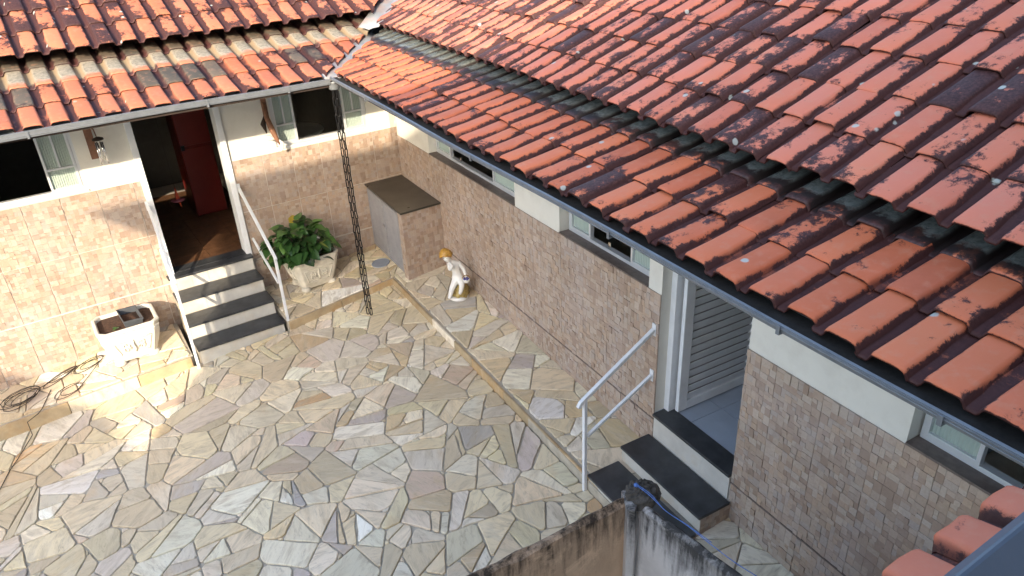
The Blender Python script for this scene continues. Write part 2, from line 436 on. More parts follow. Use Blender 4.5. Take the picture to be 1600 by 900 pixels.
def slab(mb, poly, zf, r, th=.016, base=-.006):
    """one flagstone: broken edge outline, rounded arris, uneven top"""
    if area(poly) < 0: poly = poly[::-1]
    cx, cy = cen(poly); ring = []
    # knock off corners
    pts = []
    n = len(poly)
    for i in range(n):
        a, b, c = poly[i - 1], poly[i], poly[(i + 1) % n]
        la = math.hypot(a[0] - b[0], a[1] - b[1]); lc = math.hypot(c[0] - b[0], c[1] - b[1])
        k = min(.018 * r.uniform(.3, 1.6), .28 * la, .28 * lc)
        pts.append((b[0] + (a[0] - b[0]) / la * k, b[1] + (a[1] - b[1]) / la * k)); pts.append((b[0] + (c[0] - b[0]) / lc * k, b[1] + (c[1] - b[1]) / lc * k))
    for i in range(len(pts)):
        a, b = pts[i], pts[(i + 1) % len(pts)]; L = math.hypot(b[0] - a[0], b[1] - a[1]); ring.append(a)
        if L > .07:
            k = 2 if L > .16 else 1
            for j in range(k):
                t = (j + 1) / (k + 1); o = -abs(r.gauss(0, .0035)); nx, ny = (b[1] - a[1]) / L, -(b[0] - a[0]) / L
                ring.append((a[0] + t * (b[0] - a[0]) + nx * o, a[1] + t * (b[1] - a[1]) + ny * o))
    m = len(ring); dz = r.gauss(0, .0018); tx, ty = r.gauss(0, .008), r.gauss(0, .008); vs = []
    def zz(x, y, h): return zf(x, y) + h + dz + tx * (x - cx) + ty * (y - cy)
    for x, y in ring: vs.append((x, y, zf(x, y) + base))
    for x, y in ring: vs.append((x, y, zz(x, y, th - .004)))
    for x, y in ring:
        L = math.hypot(x - cx, y - cy) + 1e-6; k = max(.5, 1 - .006 / L); x2, y2 = cx + (x - cx) * k, cy + (y - cy) * k; vs.append((x2, y2, zz(x2, y2, th)))
    fs = [(i, (i + 1) % m, m + (i + 1) % m, m + i) for i in range(m)] + [(m + i, m + (i + 1) % m, 2 * m + (i + 1) % m, 2 * m + i) for i in range(m)] + [tuple(range(2 * m, 3 * m))]
    mb.add(vs, fs, pick_col(r), rnd=r.random())
def pave(parent, polys, zf, gap, r, cap=300, clipfun=None):
    stones = []
    for c in polys:
        q = inset(c, gap * r.uniform(.7, 1.5))
        if len(q) >= 3 and abs(area(q)) > .0005: stones.append(q)
    def vis(q):
        x, y = cen(q); u, v, z = project((x, y, zf(x, y)))
        return abs(area(q)) / z ** 2 if (-60 < u < 1660 and -60 < v < 960 and z > .1) else abs(area(q)) * 1e-6
    stones.sort(key=vis, reverse=True); rest = MB()
    for i, q in enumerate(stones):
        if i < cap:
            mb = MB(); slab(mb, q, zf, r); mb.build('paving_stone', 'flagstone', parent, recalc=False)
        else: slab(rest, q, zf, r)
    if rest.v: rest.build('paving_stones', 'flagstone', parent, recalc=False)['kind'] = 'stuff'

# ------------------------------------------------------------------ ground, patio, walkway
g = MB(); g.add([(-400, -400, -1.1), (400, -400, -1.1), (400, 400, -1.1), (-400, 400, -1.1)], [(0, 1, 2, 3)]); struct(g.build('ground', 'earth'))
KX, KY = -.706, -.9435                                     # inner kerb corner
def curbL(x): return -.9435 + (x + .706) * (-.0048) if x > -2.3 else -.83 + (x + 3.04) * (-.092)
REG = [(-6.6, -7.4), (-1.19, -7.4), (KX - .02, KY - .01), (-2.02, -.955), (-3.04, -.835), (-6.6, -.5)]
pm = MB(); top = [(x, y, court_z(x, y)) for x, y in REG]; bot = [(x, y, z - .35) for x, y, z in top]; k = len(REG)
pm.add(top + bot, [tuple(range(k)), tuple(range(2 * k - 1, k - 1, -1))] + [(i, k + i, k + (i + 1) % k, (i + 1) % k) for i in range(k)])
patio = struct(pm.build('patio', 'mortar')); PINV[patio.name] = Matrix.Identity(4)
r1 = random.Random(21)
reg_convex = [(-6.6, -7.4), (-1.17, -7.4), (KX, KY), (-3.0, -.80), (-6.6, -.45)]
def court_clip(c):
    # right kerb line and the two kerb runs along the back
    ax, ay = KX, KY; bx, by = -1.19, -7.4; ex, ey = bx - ax, by - ay; L = math.hypot(ex, ey); n = (-ey / L, ex / L)
    if n[0] < 0: n = (-n[0], -n[1])
    c = clip(c, n, n[0] * ax + n[1] * ay)
    if len(c) < 3: return []
    if cen(c)[0] > -3.0:
        if cen(c)[0] > -2.02: c = clip(c, (0, 1), -.947)
        else: c = clip(c, (.117, .993), .117 * -2.02 + .993 * -.953)
    else: c = clip(c, (.092, .996), .092 * -3.04 + .996 * -.832)
    return c
polys = [court_clip(c) for c in crazy([(-6.4, -7.3), (-.6, -7.3), (-.6, -.4), (-6.4, -.4)], 19.5, r1)]
pave(patio, [c for c in polys if len(c) > 2], court_z, .0042, r1)

wm = MB()
def strip(mb, pts_in, pts_out, zf, low=-.6):
    """raised slab between two polylines"""
    n = len(pts_in); T = [(x, y, zf(x, y)) for x, y in pts_in] + [(x, y, zf(x, y)) for x, y in pts_out[::-1]]
    B = [(x, y, z + low) for x, y, z in T]; m = len(T)
    mb.add(T + B, [tuple(range(m)), tuple(range(2 * m - 1, m - 1, -1))] + [(i, m + i, m + (i + 1) % m, (i + 1) % m) for i in range(m)])
wz = lambda x, y: side_z(x, y) - .014
RB = RWP(8.6, 0, 0)
strip(wm, [(-6.6, .02), (-2.98, .02)], [(-6.6, -.49), (-3.0, -.81)], wz)
strip(wm, [(-2.0, .02), (.02, .02)], [(-2.0, -.945), (KX + .012, KY + .012)], wz)
strip(wm, [(.02, .02), (RB[0] + .02, RB[1])], [(KX + .012, KY + .012), (-1.29, RB[1])], wz)
walk = struct(wm.build('walkway', 'mortar_light')); PINV[walk.name] = Matrix.Identity(4)
r2 = random.Random(5)
def lane(region, dens, cap):
    ps = []
    for c in crazy([(min(p[0] for p in region) - .1, min(p[1] for p in region) - .1), (max(p[0] for p in region) + .1, min(p[1] for p in region) - .1), (max(p[0] for p in region) + .1, max(p[1] for p in region) + .1), (min(p[0] for p in region) - .1, max(p[1] for p in region) + .1)], dens, r2, .4, .35):
        q = c; rg = region if area(region) > 0 else region[::-1]
        for i in range(len(rg)):
            a, b = rg[i], rg[(i + 1) % len(rg)]; n = (b[1] - a[1], a[0] - b[0]); L = math.hypot(*n); n = (n[0] / L, n[1] / L)
            q = clip(q, n, n[0] * a[0] + n[1] * a[1])
            if len(q) < 3: break
        if len(q) > 2: ps.append(q)
    pave(walk, ps, wz, .0036, r2, cap)
lane([(-6.5, -.0), (-3.02, -.0), (-3.02, -.80), (-6.5, -.49)], 15, 45)
lane([(-1.98, -.0), (-.0, -.0), (KX + .022, KY + .022), (-1.98, -.93)], 19, 70)
lane([(-.0, -.0), (RB[0], RB[1]), (-1.195, RB[1]), (KX + .024, KY + .024)], 12, 120)
# kerb stones: long cut pieces laid along the edge
def kerb(p0, p1, r, zlow, lmin=.28, lmax=.7):
    p0 = np.array(p0); p1 = np.array(p1); L = np.linalg.norm(p1 - p0); d = (p1 - p0) / L; nn = np.array([d[1], -d[0]])
    t = 0
    while t < L - .02:
        e = min(L, t + r.uniform(lmin, lmax))
        if L - e < .15: e = L
        a = p0 + d * (t + .003); b = p0 + d * (e - .003); wv = .021 + r.uniform(-.002, .002); h = r.uniform(-.004, .0)
        P = []
        for lowz in (True, False):
            for q in (a, b, b - nn * wv, a - nn * wv):
                P.append((q[0], q[1], (court_z(q[0], q[1]) - .05) if lowz else side_z(q[0], q[1]) + h))
        mb = MB(); mb.hexa(P, pick_col(r) if r.random() < .4 else (.40, .28, .15)); mb.at['rnd'] = [r.random()] * 8
        mb.build('curb_stone', 'flagstone' if r.random() < .5 else 'curb_stone', walk, bevel=.005); t = e
rk = random.Random(3)
kerb((KX, KY), (-2.0, -.953), rk, 0)
kerb((-3.02, -.835), (-6.5, -.515), rk, 0)
kerb((-1.22, RB[1]), (KX, KY), rk, 0, .35, .9)
# grey round drain lid by the cabinet
dc = on_side(595, 412)
mb = MB(); mb.lathe((0, 0, 0), [(.108, 0), (.112, .006), (.106, .012), (.098, .012), (.095, .009)], 28)
d_ = mb.build('drain_cover', 'drain_plastic', smooth=False); d_.location = dc + np.array([0, 0, .004]); d_.rotation_euler = (SB, -SA, 0)
tag(d_, 'round blue grey plastic drain lid set in the paving beside the louvred cabinet', 'drain cover')

# ------------------------------------------------------------------ roof tiles
PROF = [(0, .010, .8), (.04, .0, 1), (.22, 0, 1), (.275, .016, .85), (.315, .038, .5), (.36, .0485, .2), (.43, .0515, .06), (.66, .053, 0), (.90, .0508, .05), (.952, .0465, .25), (.985, .034, .6), (1.01, .016, 1), (1.035, .003, 1)]
def tile_mesh(w, L, lap=.05, seed=0, jag=0):
    rr = random.Random(seed); mb = MB(); n = len(PROF); th = .008
    st = [0, .012, .5 * L, L + lap]
    lift = [th + .002, th + .004, (th + .002) * .45, -.001]
    vs = []; mold = []; al = []
    for i, (y, lf) in enumerate(zip(st, lift)):
        for x, h, m in PROF:
            k = 1.03 if i < 2 else (1 if i == 2 else .95)
            yy = y + (rr.uniform(0, .006) * jag if i < 2 else 0)
            xc = (x - .66) * k + .66; hh = h * (1.04 if i < 2 else 1 if i == 2 else .93) * .72
            vs.append((xc * w, yy, hh + lf - (.003 if i == 0 else 0))); mold.append(min(1.2, m + (.28 if i < 2 else 0) + (.25 if i == 3 else 0))); al.append(min(1, y / L))
    fs = [(i * n + k, i * n + k + 1, (i + 1) * n + k + 1, (i + 1) * n + k) for i in range(3) for k in range(n - 1)]
    o = len(vs)   # lower front lip + short underside
    for x, h, m in PROF:
        xc = (x - .66) * 1.0 + .66; vs.append((xc * w, .001, h * .72 - .003 + .004)); mold.append(1.1); al.append(0)
    for x, h, m in PROF:
        xc = (x - .66) * 1.0 + .66; vs.append((xc * w, .10, h * .70 - .003)); mold.append(1.1); al.append(.3)
    fs += [(k, o + k, o + k + 1, k + 1) for k in range(n - 1)] + [(o + k, o + n + k, o + n + k + 1, o + k + 1) for k in range(n - 1)]
    mb.add(vs, fs, None, mold=mold, along=al, rnd=0.0); return mb
def clip_mesh(mb, M, planes, name, mat):
    """copy of a tile cut along the valley, in the tile's own coordinates"""
    me = mb.mesh(name, mat, True, False); bm = bmesh.new(); bm.from_mesh(me); Mi = M.inverted()
    for p0, nn in planes:
        pl = Mi @ Vector(p0); nl = (Mi.to_3x3() @ Vector(nn)).normalized()
        bmesh.ops.bisect_plane(bm, geom=bm.verts[:] + bm.edges[:] + bm.faces[:], plane_co=pl, plane_no=nl, clear_outer=True)
    ok = len(bm.faces) > 3; bm.to_mesh(me); bm.free()
    return me if ok else None
VDIR = np.array([.9966, .918, 0]); VDIR /= np.linalg.norm(VDIR)
VN_R = np.array([VDIR[1], -VDIR[0], 0])       # points into the right wing's roof
def shade_smooth_by_angle(me): pass
QUEUE = []    # (size on the picture, builder) for the right wing
def lay_roof(parent, O, ax, up, w, L, ncol, nrow, mat, rowmat=None, keep=1, c0=0, r=None, tilemat=None, queue=None, jit=1.0, valley=True, seam=None):
    """O lower left corner at pan level, ax along the eave (unit), up unit slope vector"""
    r = r or random.Random(1); ax = np.array(ax); up = np.array(up); nr = np.cross(ax, up); nr *= np.sign(nr[2])
    flip = np.cross(ax, up)[2] < 0
    variants = {}
    for row in range(nrow):
        for c in range(c0, ncol):
            m = rowmat[row] if rowmat and row in rowmat else mat
            if tilemat: m = tilemat(row, c) or m
            p = O + ax * (c * w) + up * (row * L) + nr * r.gauss(0, .0022 * jit) + up * r.gauss(0, .004 * jit)
            if flip: p = p + ax * w     # profile runs the other way so that the frame stays right handed
            X = -ax if flip else ax
            a = r.gauss(0, .008 * jit); X2 = X * math.cos(a) + up * math.sin(a); U2 = np.cross(nr, X2)
            tl = r.gauss(0, .006 * jit); N2 = np.cross(X2, U2)
            M = Matrix(((X2[0], U2[0], N2[0], p[0]), (X2[1], U2[1], N2[1], p[1]), (X2[2], U2[2], N2[2], p[2]), (0, 0, 0, 1)))
            q = p + X * w * .5 + up * L * .5
            dv = (q - GC) @ VN_R * keep
            cut = None
            if valley:
                if dv < -.24: continue
                gapv = .05
                if dv < .34:
                    cut = [(GC + VN_R * keep * gapv, -VN_R * keep)]
            key = (m, r.randrange(5))
            u, v, z = project(q + up * .0)
            inside = -50 < u < 1650 and -60 < v < 940
            size = 1 / z ** 2 if inside else 1e-4 / z ** 2
            def mk(as_part=True, key=key, M=M, cut=cut, rs=r.random(), m=m):
                mb = tile_mesh(w, L, seed=key[1], jag=1)
                if cut is not None:
                    me = clip_mesh(mb, M, cut, 'roof_tile', m)
                    if me is None: return None
                else:
                    if key not in variants: variants[key] = mb.mesh('roof_tile', m, True, False)
                    me = variants[key]
                return me, M, rs
            if queue is not None: queue.append((size, mk, parent))
            else:
                t = mk()
                if t: link('roof_tile', t[0], parent, t[1])
def part_mesh(mb, name, mat, parent, **k):
    return mb.build(name, mat, parent, **k)

# ------------------------------------------------------------------ house wings
back = thing('house_wing', 'cream house wing along the back with mosaic tiled wall, open doorway and sunlit tile roof', 'house', (-2.5, 0, -.2))
right = thing('house_wing', 'shaded house wing on the right with long tile roof and louvred door', 'house', tuple(RWP(4, 0, -.1)))
def wall_with_holes(fr, a0, a1, n0, n1, z0, z1, holes, skip=()):
    mb = MB(); A = sorted({a0, a1} | {h[0] for h in holes} | {h[1] for h in holes}); Zs = sorted({z0, z1} | {h[2] for h in holes} | {h[3] for h in holes})
    A = [a for a in A if a0 <= a <= a1]; Zs = [z for z in Zs if z0 <= z <= z1]
    for i in range(len(A) - 1):
        for j in range(len(Zs) - 1):
            ac, zc = (A[i] + A[i + 1]) / 2, (Zs[j] + Zs[j + 1]) / 2
            if any(h[0] < ac < h[1] and h[2] < zc < h[3] for h in holes): continue
            mb.box(fr, A[i], A[i + 1], n0, n1, Zs[j], Zs[j + 1])
    return mb
def weld(mb, name, mat, parent):
    """boxes of one wall fused so that no inner faces stay"""
    o = mb.build(name, mat, parent, recalc=False); bm = bmesh.new(); bm.from_mesh(o.data)
    bmesh.ops.remove_doubles(bm, verts=bm.verts, dist=1e-4)
    seen = {}
    for f in bm.faces: seen.setdefault(tuple(sorted(v.index for v in f.verts)), []).append(f)
    dead = [f for L in seen.values() if len(L) > 1 for f in L]
    bmesh.ops.delete(bm, geom=dead, context='FACES'); bmesh.ops.recalc_face_normals(bm, faces=bm.faces); bm.to_mesh(o.data); bm.free(); return o
DL_ = (-2.874, -2.058); LZ = .3054
HL = [(DL_[0], DL_[1], LZ - .02, 2.42), (-5.2, -3.402, 1.425, 2.25), (-1.482, -.366, 1.437, 2.25)]
lw = weld(wall_with_holes(LWP, -6.6, .9, -.15, 0, -.9, 2.78, HL), 'wall', 'wall_paint', back)
DR_ = (4.948, 5.766); RZ = .2593
HR = [(DR_[0], DR_[1], RZ - .02, 2.3), (.965, 2.888, 1.285, 2.05), (3.637, 4.806, 1.285, 2.05), (6.82, 8.3, 1.285, 2.05)]
rw = weld(wall_with_holes(RWP, -.0, 9.0, -.15, 0, -.9, 2.6, HR), 'wall', 'wall_paint', right)
for o in (lw, rw): PINV[o.name] = Matrix.Identity(4)
# ---- mosaic wall tiles
MP = [(.50, .375, .285), (.56, .445, .36), (.47, .345, .27), (.60, .50, .42), (.41, .29, .22), (.53, .43, .37), (.50, .44, .41), (.57, .42, .31), (.63, .55, .48), (.36, .25, .19)]
def mosaic_cells(w, h, r):
    cells = [(0, 0, w, h)]; out = []
    while cells:
        x0, y0, x1, y1 = cells.pop(); W_, H_ = x1 - x0, y1 - y0
        big = r.uniform(.030, .058)
        if W_ < big * 1.35 and H_ < big * 1.5: out.append((x0, y0, x1, y1)); continue
        if W_ > H_ * r.uniform(.7, 1.3):
            t = x0 + W_ * r.uniform(.35, .65); cells += [(x0, y0, t, y1), (t, y0, x1, y1)]
        else:
            t = y0 + H_ * r.uniform(.35, .65); cells += [(x0, y0, x1, t), (x0, t, x1, y1)]
    return out
def mosaic_tile(w, h, seed, cut=None):
    """one ceramic tile with split-face stone relief; local x across, y out, z up"""
    r = random.Random(seed); mb = MB()
    f = lambda a, n, z: (a, -n, z)
    x0, z0, x1, z1 = cut or (0, 0, w, h)
    mb.box(f, x0, x1, 0, .005, z0, z1, (.44, .35, .29))
    tone = r.uniform(.94, 1.05)
    for a0, b0, a1, b1 in mosaic_cells(w, h, r):
        c = r.choice(MP); k = r.uniform(.95, 1.05) * tone; mn = (.535, .435, .36); c = tuple(min(.8, (.66 * x + .34 * y) * k * q_) for x, y, q_ in zip(c, mn, (.81, .79, .765))); d = .0075 + r.choice((0, 0, .001, .002, .004, .007)) * r.random()
        a0, a1, b0, b1 = max(a0, x0), min(a1, x1), max(b0, z0), min(b1, z1)
        if a1 - a0 < .004 or b1 - b0 < .004: continue
        e = .0007; P = [(a0 + e, -.005, b0 + e), (a1 - e, -.005, b0 + e), (a1 - e, -.005, b1 - e), (a0 + e, -.005, b1 - e)]
        tlt = r.gauss(0, .0007)
        Q = [(a0 + e, -d - tlt, b0 + e), (a1 - e, -d + tlt, b0 + e), (a1 - e, -d + tlt, b1 - e), (a0 + e, -d - tlt, b1 - e)]
        mb.add(P + Q, [(4, 5, 6, 7), (0, 1, 5, 4), (1, 2, 6, 5), (2, 3, 7, 6), (3, 0, 4, 7)], c)
    return mb
TW = .3333; MOS = {}
def clad(parent, fr, along, norm, a_start, a_end, rows, holes, offs, seed, gap=.0035):
    """rows: list of (z0,z1). along/norm unit vectors of the wall"""
    r = random.Random(seed); a = a_start
    Mx = np.array(along); My = -np.array(norm)
    while a < a_end - .01:
        b = a + TW
        for ri, (z0, z1) in enumerate(rows):
            rects = [(max(a, offs[0]), min(b, offs[1]), z0, z1)]
            for h in holes:
                nx = []
                for (p, q, s, t) in rects:
                    if h[1] <= p or h[0] >= q or h[3] <= s or h[2] >= t: nx.append((p, q, s, t)); continue
                    if h[0] > p: nx.append((p, h[0], s, t))
                    if h[1] < q: nx.append((h[1], q, s, t))
                    pp, qq = max(p, h[0]), min(q, h[1])
                    if h[2] > s: nx.append((pp, qq, s, h[2]))
                    if h[3] < t: nx.append((pp, qq, h[3], t))
                rects = nx
            for (p, q, s, t) in rects:
                if q - p < .02 or t - s < .03: continue
                full = abs(q - p - TW) < 1e-6 and abs(t - s - (z1 - z0)) < 1e-6
                key = (round(z1 - z0, 3), r.randrange(6))
                sd = int(key[0] * 1000) * 10 + key[1]
                if full:
                    if key not in MOS: MOS[key] = mosaic_tile(TW - gap, z1 - z0 - gap, sd).mesh('wall_tile', 'mosaic', False, False)
                    me = MOS[key]
                else: me = mosaic_tile(TW - gap, z1 - z0 - gap, sd, (p - a, s - z0, min(q - a, TW - gap), min(t - z0, z1 - z0 - gap))).mesh('wall_tile', 'mosaic', False, False)
                o = fr(a + gap / 2, .002, z0 + gap / 2)
                M = Matrix(((Mx[0], My[0], 0, o[0]), (Mx[1], My[1], 0, o[1]), (0, 0, 1, o[2]), (0, 0, 0, 1)))
                link('wall_tile', me, parent, M)
        a = b
HLc = [(DL_[0] - .05, DL_[1] + .05, -1, 3), (-5.3, -3.402, 1.40, 3), (-1.482, -.366, 1.42, 3)]
clad(lw, LWP, (1, 0, 0), (0, -1, 0), -6.0, 0, [(-.62, .193), (.205, .79), (.79, 1.392)], HLc, (-6.0, -.014), 2, .0085)
HRc = [(DR_[0] - .0, DR_[1] + .0, -1, 3)]
clad(rw, RWP, WD, ND, 0, 8.66, [(-.5, .193), (.205, .745), (.745, 1.285)], HRc, (.0, 8.6), 4, .0022)
# thin pale trim at the skirting joint
def trim(fr, a0, a1, parent):
    m = MB(); m.box(fr, a0, a1, .0, .0125, .193, .205); m.build('skirting_joint', 'sill_stone' if parent is rw else 'grout', parent)
trim(LWP, -6.0, DL_[0] - .05, lw); trim(LWP, DL_[1] + .05, -.015, lw); trim(RWP, 0.0, DR_[0], rw); trim(RWP, DR_[1], 8.6, rw)
m = MB(); m.box(LWP, -6, DL_[0] - .05, -.02, .0015, -.6, 1.392); m.box(LWP, DL_[1] + .05, -.015, -.02, .0015, -.6, 1.392); 
m = MB(); m.box(LWP, -6.0, DL_[0] - .051, .0, .0015, -.6, 1.39); m.box(LWP, DL_[1] + .051, -.0, .0, .0015, -.6, 1.39); m.build('grout_bed', 'grout', lw)

# ---- interiors
def room(fr, a0, a1, depth, zf, zc, parent, wallm, floorm, tile):
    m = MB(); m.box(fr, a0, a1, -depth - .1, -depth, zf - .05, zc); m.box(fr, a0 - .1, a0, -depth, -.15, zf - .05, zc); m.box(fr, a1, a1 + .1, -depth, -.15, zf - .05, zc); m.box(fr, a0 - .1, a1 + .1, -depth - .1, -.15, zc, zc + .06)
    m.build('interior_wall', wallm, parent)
    m = MB(); m.box(fr, a0, a1, -depth, .0, zf - .09, zf - .012); fl = m.build('interior_floor', 'grout', parent); PINV[fl.name] = Matrix.Identity(4)
    return fl
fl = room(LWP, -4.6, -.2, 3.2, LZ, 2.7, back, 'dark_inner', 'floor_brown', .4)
ft = MB(); ft.box(WF, .002, .388, .002, .388, 0, .012); ftm = ft.mesh('floor_tile', 'floor_brown')
for i in range(4):
    for j in range(7): link('floor_tile', ftm, fl, Matrix.Translation((-3.2 + i * .39, .005 + j * .39, LZ - .012)))
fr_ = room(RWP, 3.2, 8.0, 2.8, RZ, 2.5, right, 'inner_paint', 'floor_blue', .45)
ft = MB(); ft.box(WF, .002, .448, .002, .448, 0, .012); ftm2 = ft.mesh('floor_tile', 'floor_blue')
for i in range(4):
    for j in range(4):
        o = RWP(4.74 + i * .45, -.005 - j * .45, RZ - .012)
        link('floor_tile', ftm2, fr_, Matrix(((WD[0], -ND[0], 0, o[0]), (WD[1], -ND[1], 0, o[1]), (0, 0, 1, o[2]), (0, 0, 0, 1))))
# small rooms behind the other right-hand windows
m = MB(); m.box(RWP, .3, 3.1, -1.6, -1.5, .3, 2.5); m.box(RWP, .2, .3, -1.6, -.15, .3, 2.5); m.box(RWP, 3.0, 3.1, -1.5, -.15, .3, 2.5); m.box(RWP, .3, 3.0, -1.5, -.15, .25, .3); m.box(RWP, .3, 3.0, -1.5, -.15, 2.5, 2.55)
m.build('interior_wall', 'inner_paint', right)
m = MB(); m.box(RWP, 8.35, 8.45, -2.8, -.15, .2, 2.5); m.build('interior_wall', 'inner_paint', right)

# ---- door frames
for a0, a1 in ((DL_[0] - .05, DL_[0] + .012), (DL_[1] - .012, DL_[1] + .05)):
    m = MB(); m.box(LWP, a0, a1, -.158, .03, LZ - .02, 2.44); m.build('door_jamb', 'white_metal', back, bevel=.004)
m = MB(); m.box(RWP, DR_[0] - .0, DR_[0] + .055, -.158, -.085, RZ + .002, 2.3); m.build('door_jamb', 'white_metal', right, bevel=.004)
m = MB(); m.box(RWP, DR_[1] - .02, DR_[1] - .001, -.158, -.03, RZ + .002, 2.3); m.build('door_jamb', 'wall_paint', right, bevel=.004)
# ---- right-hand louvred door, swung fully inwards
dr = part_empty('door', right); dr['label'] = 'white louvred door leaf swung inwards'
DF = lambda a, n, z: RWP(5.022 + n, -.135 - a, z)          # a along the leaf, n its thickness
PINV[dr.name] = Matrix.Identity(4)
m = MB(); m.box(DF, 0, .085, 0, .035, RZ + .012, 2.26); m.box(DF, .70, .78, 0, .035, RZ + .012, 2.26); m.box(DF, .085, .70, 0, .035, RZ + .012, RZ + .085); m.box(DF, .085, .70, 0, .035, 2.18, 2.26); m.build('door_frame', 'white_metal', dr, bevel=.003)
m = MB(); m.box(DF, .086, .699, .0, .003, RZ + .086, 2.179); m.build('backing', 'grey_louvre', dr)
z = RZ + .087
while z < 2.16:
    P = [DF(.085, .004, z), DF(.70, .004, z), DF(.70, .018, z), DF(.085, .018, z), DF(.085, .024, z + .062), DF(.70, .024, z + .062), DF(.70, .034, z + .062), DF(.085, .034, z + .062)]
    m = MB(); m.hexa(P); m.build('louvre_slat', 'white_metal', dr); z += .068
m = MB(); m.box(DF, .72, .745, .035, .085, 1.25, 1.27); m.box(DF, .60, .745, .075, .085, 1.25, 1.27); m.build('door_handle', 'chrome', dr)
# ---- windows
def ribs(mb, fr, a0, a1, n, z0, z1, pitch=.018, d=.004):
    k = max(4, int((a1 - a0) / pitch) * 2); vs = []
    for i in range(k + 1):
        a = a0 + (a1 - a0) * i / k; nn = n + (d if i % 2 else 0)
        vs += [fr(a, nn, z0), fr(a, nn, z1), fr(a, n - .006, z0), fr(a, n - .006, z1)]
    fs = []
    for i in range(k): o = 4 * i; fs += [(o, o + 4, o + 5, o + 1), (o + 2, o + 3, o + 7, o + 6), (o, o + 2, o + 6, o + 4), (o + 1, o + 5, o + 7, o + 3)]
    fs += [(0, 1, 3, 2), (4 * k, 4 * k + 2, 4 * k + 3, 4 * k + 1)]
    mb.add(vs, fs)
def window(parent, fr, a0, a1, z0, z1, n, panes, bars=(), mull=(), fw=.028, opening=None):
    w_ = part_empty('window', parent); PINV[w_.name] = Matrix.Identity(4)
    m = MB(); m.box(fr, a0, a1, n - .03, n + .02, z0, z0 + fw); m.box(fr, a0, a1, n - .03, n + .02, z1 - fw, z1)
    m.box(fr, a0, a0 + fw, n - .03, n + .02, z0 + fw, z1 - fw); m.box(fr, a1 - fw, a1, n - .03, n + .02, z0 + fw, z1 - fw); m.build('frame', 'window_metal', w_, bevel=.002)
    for p0, p1 in panes:
        m = MB()
        for q in (p0, p1 - .022): m.box(fr, q, q + .022, n - .012, n + .026, z0 + fw, z1 - fw)
        m.box(fr, p0 + .022, p1 - .022, n - .01, n + .024, z0 + fw, z0 + fw + .022)
        for b in bars: m.box(fr, p0 + .022, p1 - .022, n - .01, n + .024, b - .009, b + .009)
        for mm in mull:
            q = p0 + (p1 - p0) * mm; m.box(fr, q - .008, q + .008, n - .008, n + .022, (bars[0] + .009) if bars else z0 + fw + .022, z1 - fw)
        m.build('sash', 'window_metal', w_, bevel=.002)
        m = MB(); ribs(m, fr, p0 + .02, p1 - .02, n + .002, z0 + fw + .018, z1 - fw); m.build('pane', 'ribbed_glass', w_)
    return w_
window(back, LWP, -5.2, -3.402, 1.425, 2.25, -.04, [(-3.705, -3.432), (-5.17, -4.62)], bars=(1.665,), mull=(.5,))
window(back, LWP, -1.482, -.366, 1.437, 2.25, -.04, [(-1.454, -1.215), (-.645, -.394)], bars=(1.665,), mull=(.5,))
for a0, a1, z0 in ((-5.25, -3.395, 1.403), (-1.49, -.36, 1.415)):
    m = MB(); m.box(LWP, a0, a1, -.13, .022, z0, z0 + .021); m.build('window_sill', 'white_metal', back, bevel=.003)
for a0, a1, p in ((.965, 2.888, [(.995, 1.36), (2.32, 2.86)]), (3.637, 4.806, [(3.68, 3.97), (4.49, 4.78)]), (6.82, 8.3, [(6.85, 7.13), (7.9, 8.27)])):
    window(right, RWP, a0 + .012, a1 - .012, 1.30, 2.05, -.105, p)
    m = MB(); m.box(RWP, a0 + .002, a1 - .002, -.149, .013, 1.2865, 1.2995); m.build('window_sill', 'sill_stone', right, bevel=.002)
    m = MB(); q = p[0][1] + .25; m.box(RWP, q, q + .03, -.085, -.075, 1.36, 1.40); m.build('window_latch', 'chrome', right)

# ---- roof structure
def up_of(n_in, deg): a = R(deg); return np.array(n_in) * math.cos(a) + Z3 * math.sin(a)
upRL = up_of(-ND, 13); upLL = up_of((0, 1, 0), 16)
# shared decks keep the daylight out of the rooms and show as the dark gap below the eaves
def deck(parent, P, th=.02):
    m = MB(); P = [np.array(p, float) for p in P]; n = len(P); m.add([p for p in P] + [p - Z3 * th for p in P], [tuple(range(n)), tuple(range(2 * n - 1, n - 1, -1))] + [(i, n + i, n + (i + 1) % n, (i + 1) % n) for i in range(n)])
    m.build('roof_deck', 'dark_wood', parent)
PANR = 2.425; PANL = 2.39
Vn = lambda p, t, s: p
OR = RWP(0, OGR - .055, PANR); OL = np.array([0, -(OGL - .035), PANL])
def onR(s, d, dz=0): return OR + WD * s + upRL * d + Z3 * dz
def onL(x, d, dz=0): return OL + np.array([x, 0, 0]) + upLL * d + Z3 * dz
def valley_pt(t, z): p = GC + VDIR * t; return np.array([p[0], p[1], z])
zv = lambda t: PANR - .02 + t * .72 * math.tan(R(14.5))
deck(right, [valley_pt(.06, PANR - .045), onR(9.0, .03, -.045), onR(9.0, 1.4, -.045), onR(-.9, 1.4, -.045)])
deck(back, [onL(-6.6, .03, -.045), valley_pt(.06, PANL - .045), onL(.2, 1.7, -.045), onL(-6.6, 1.7, -.045)])
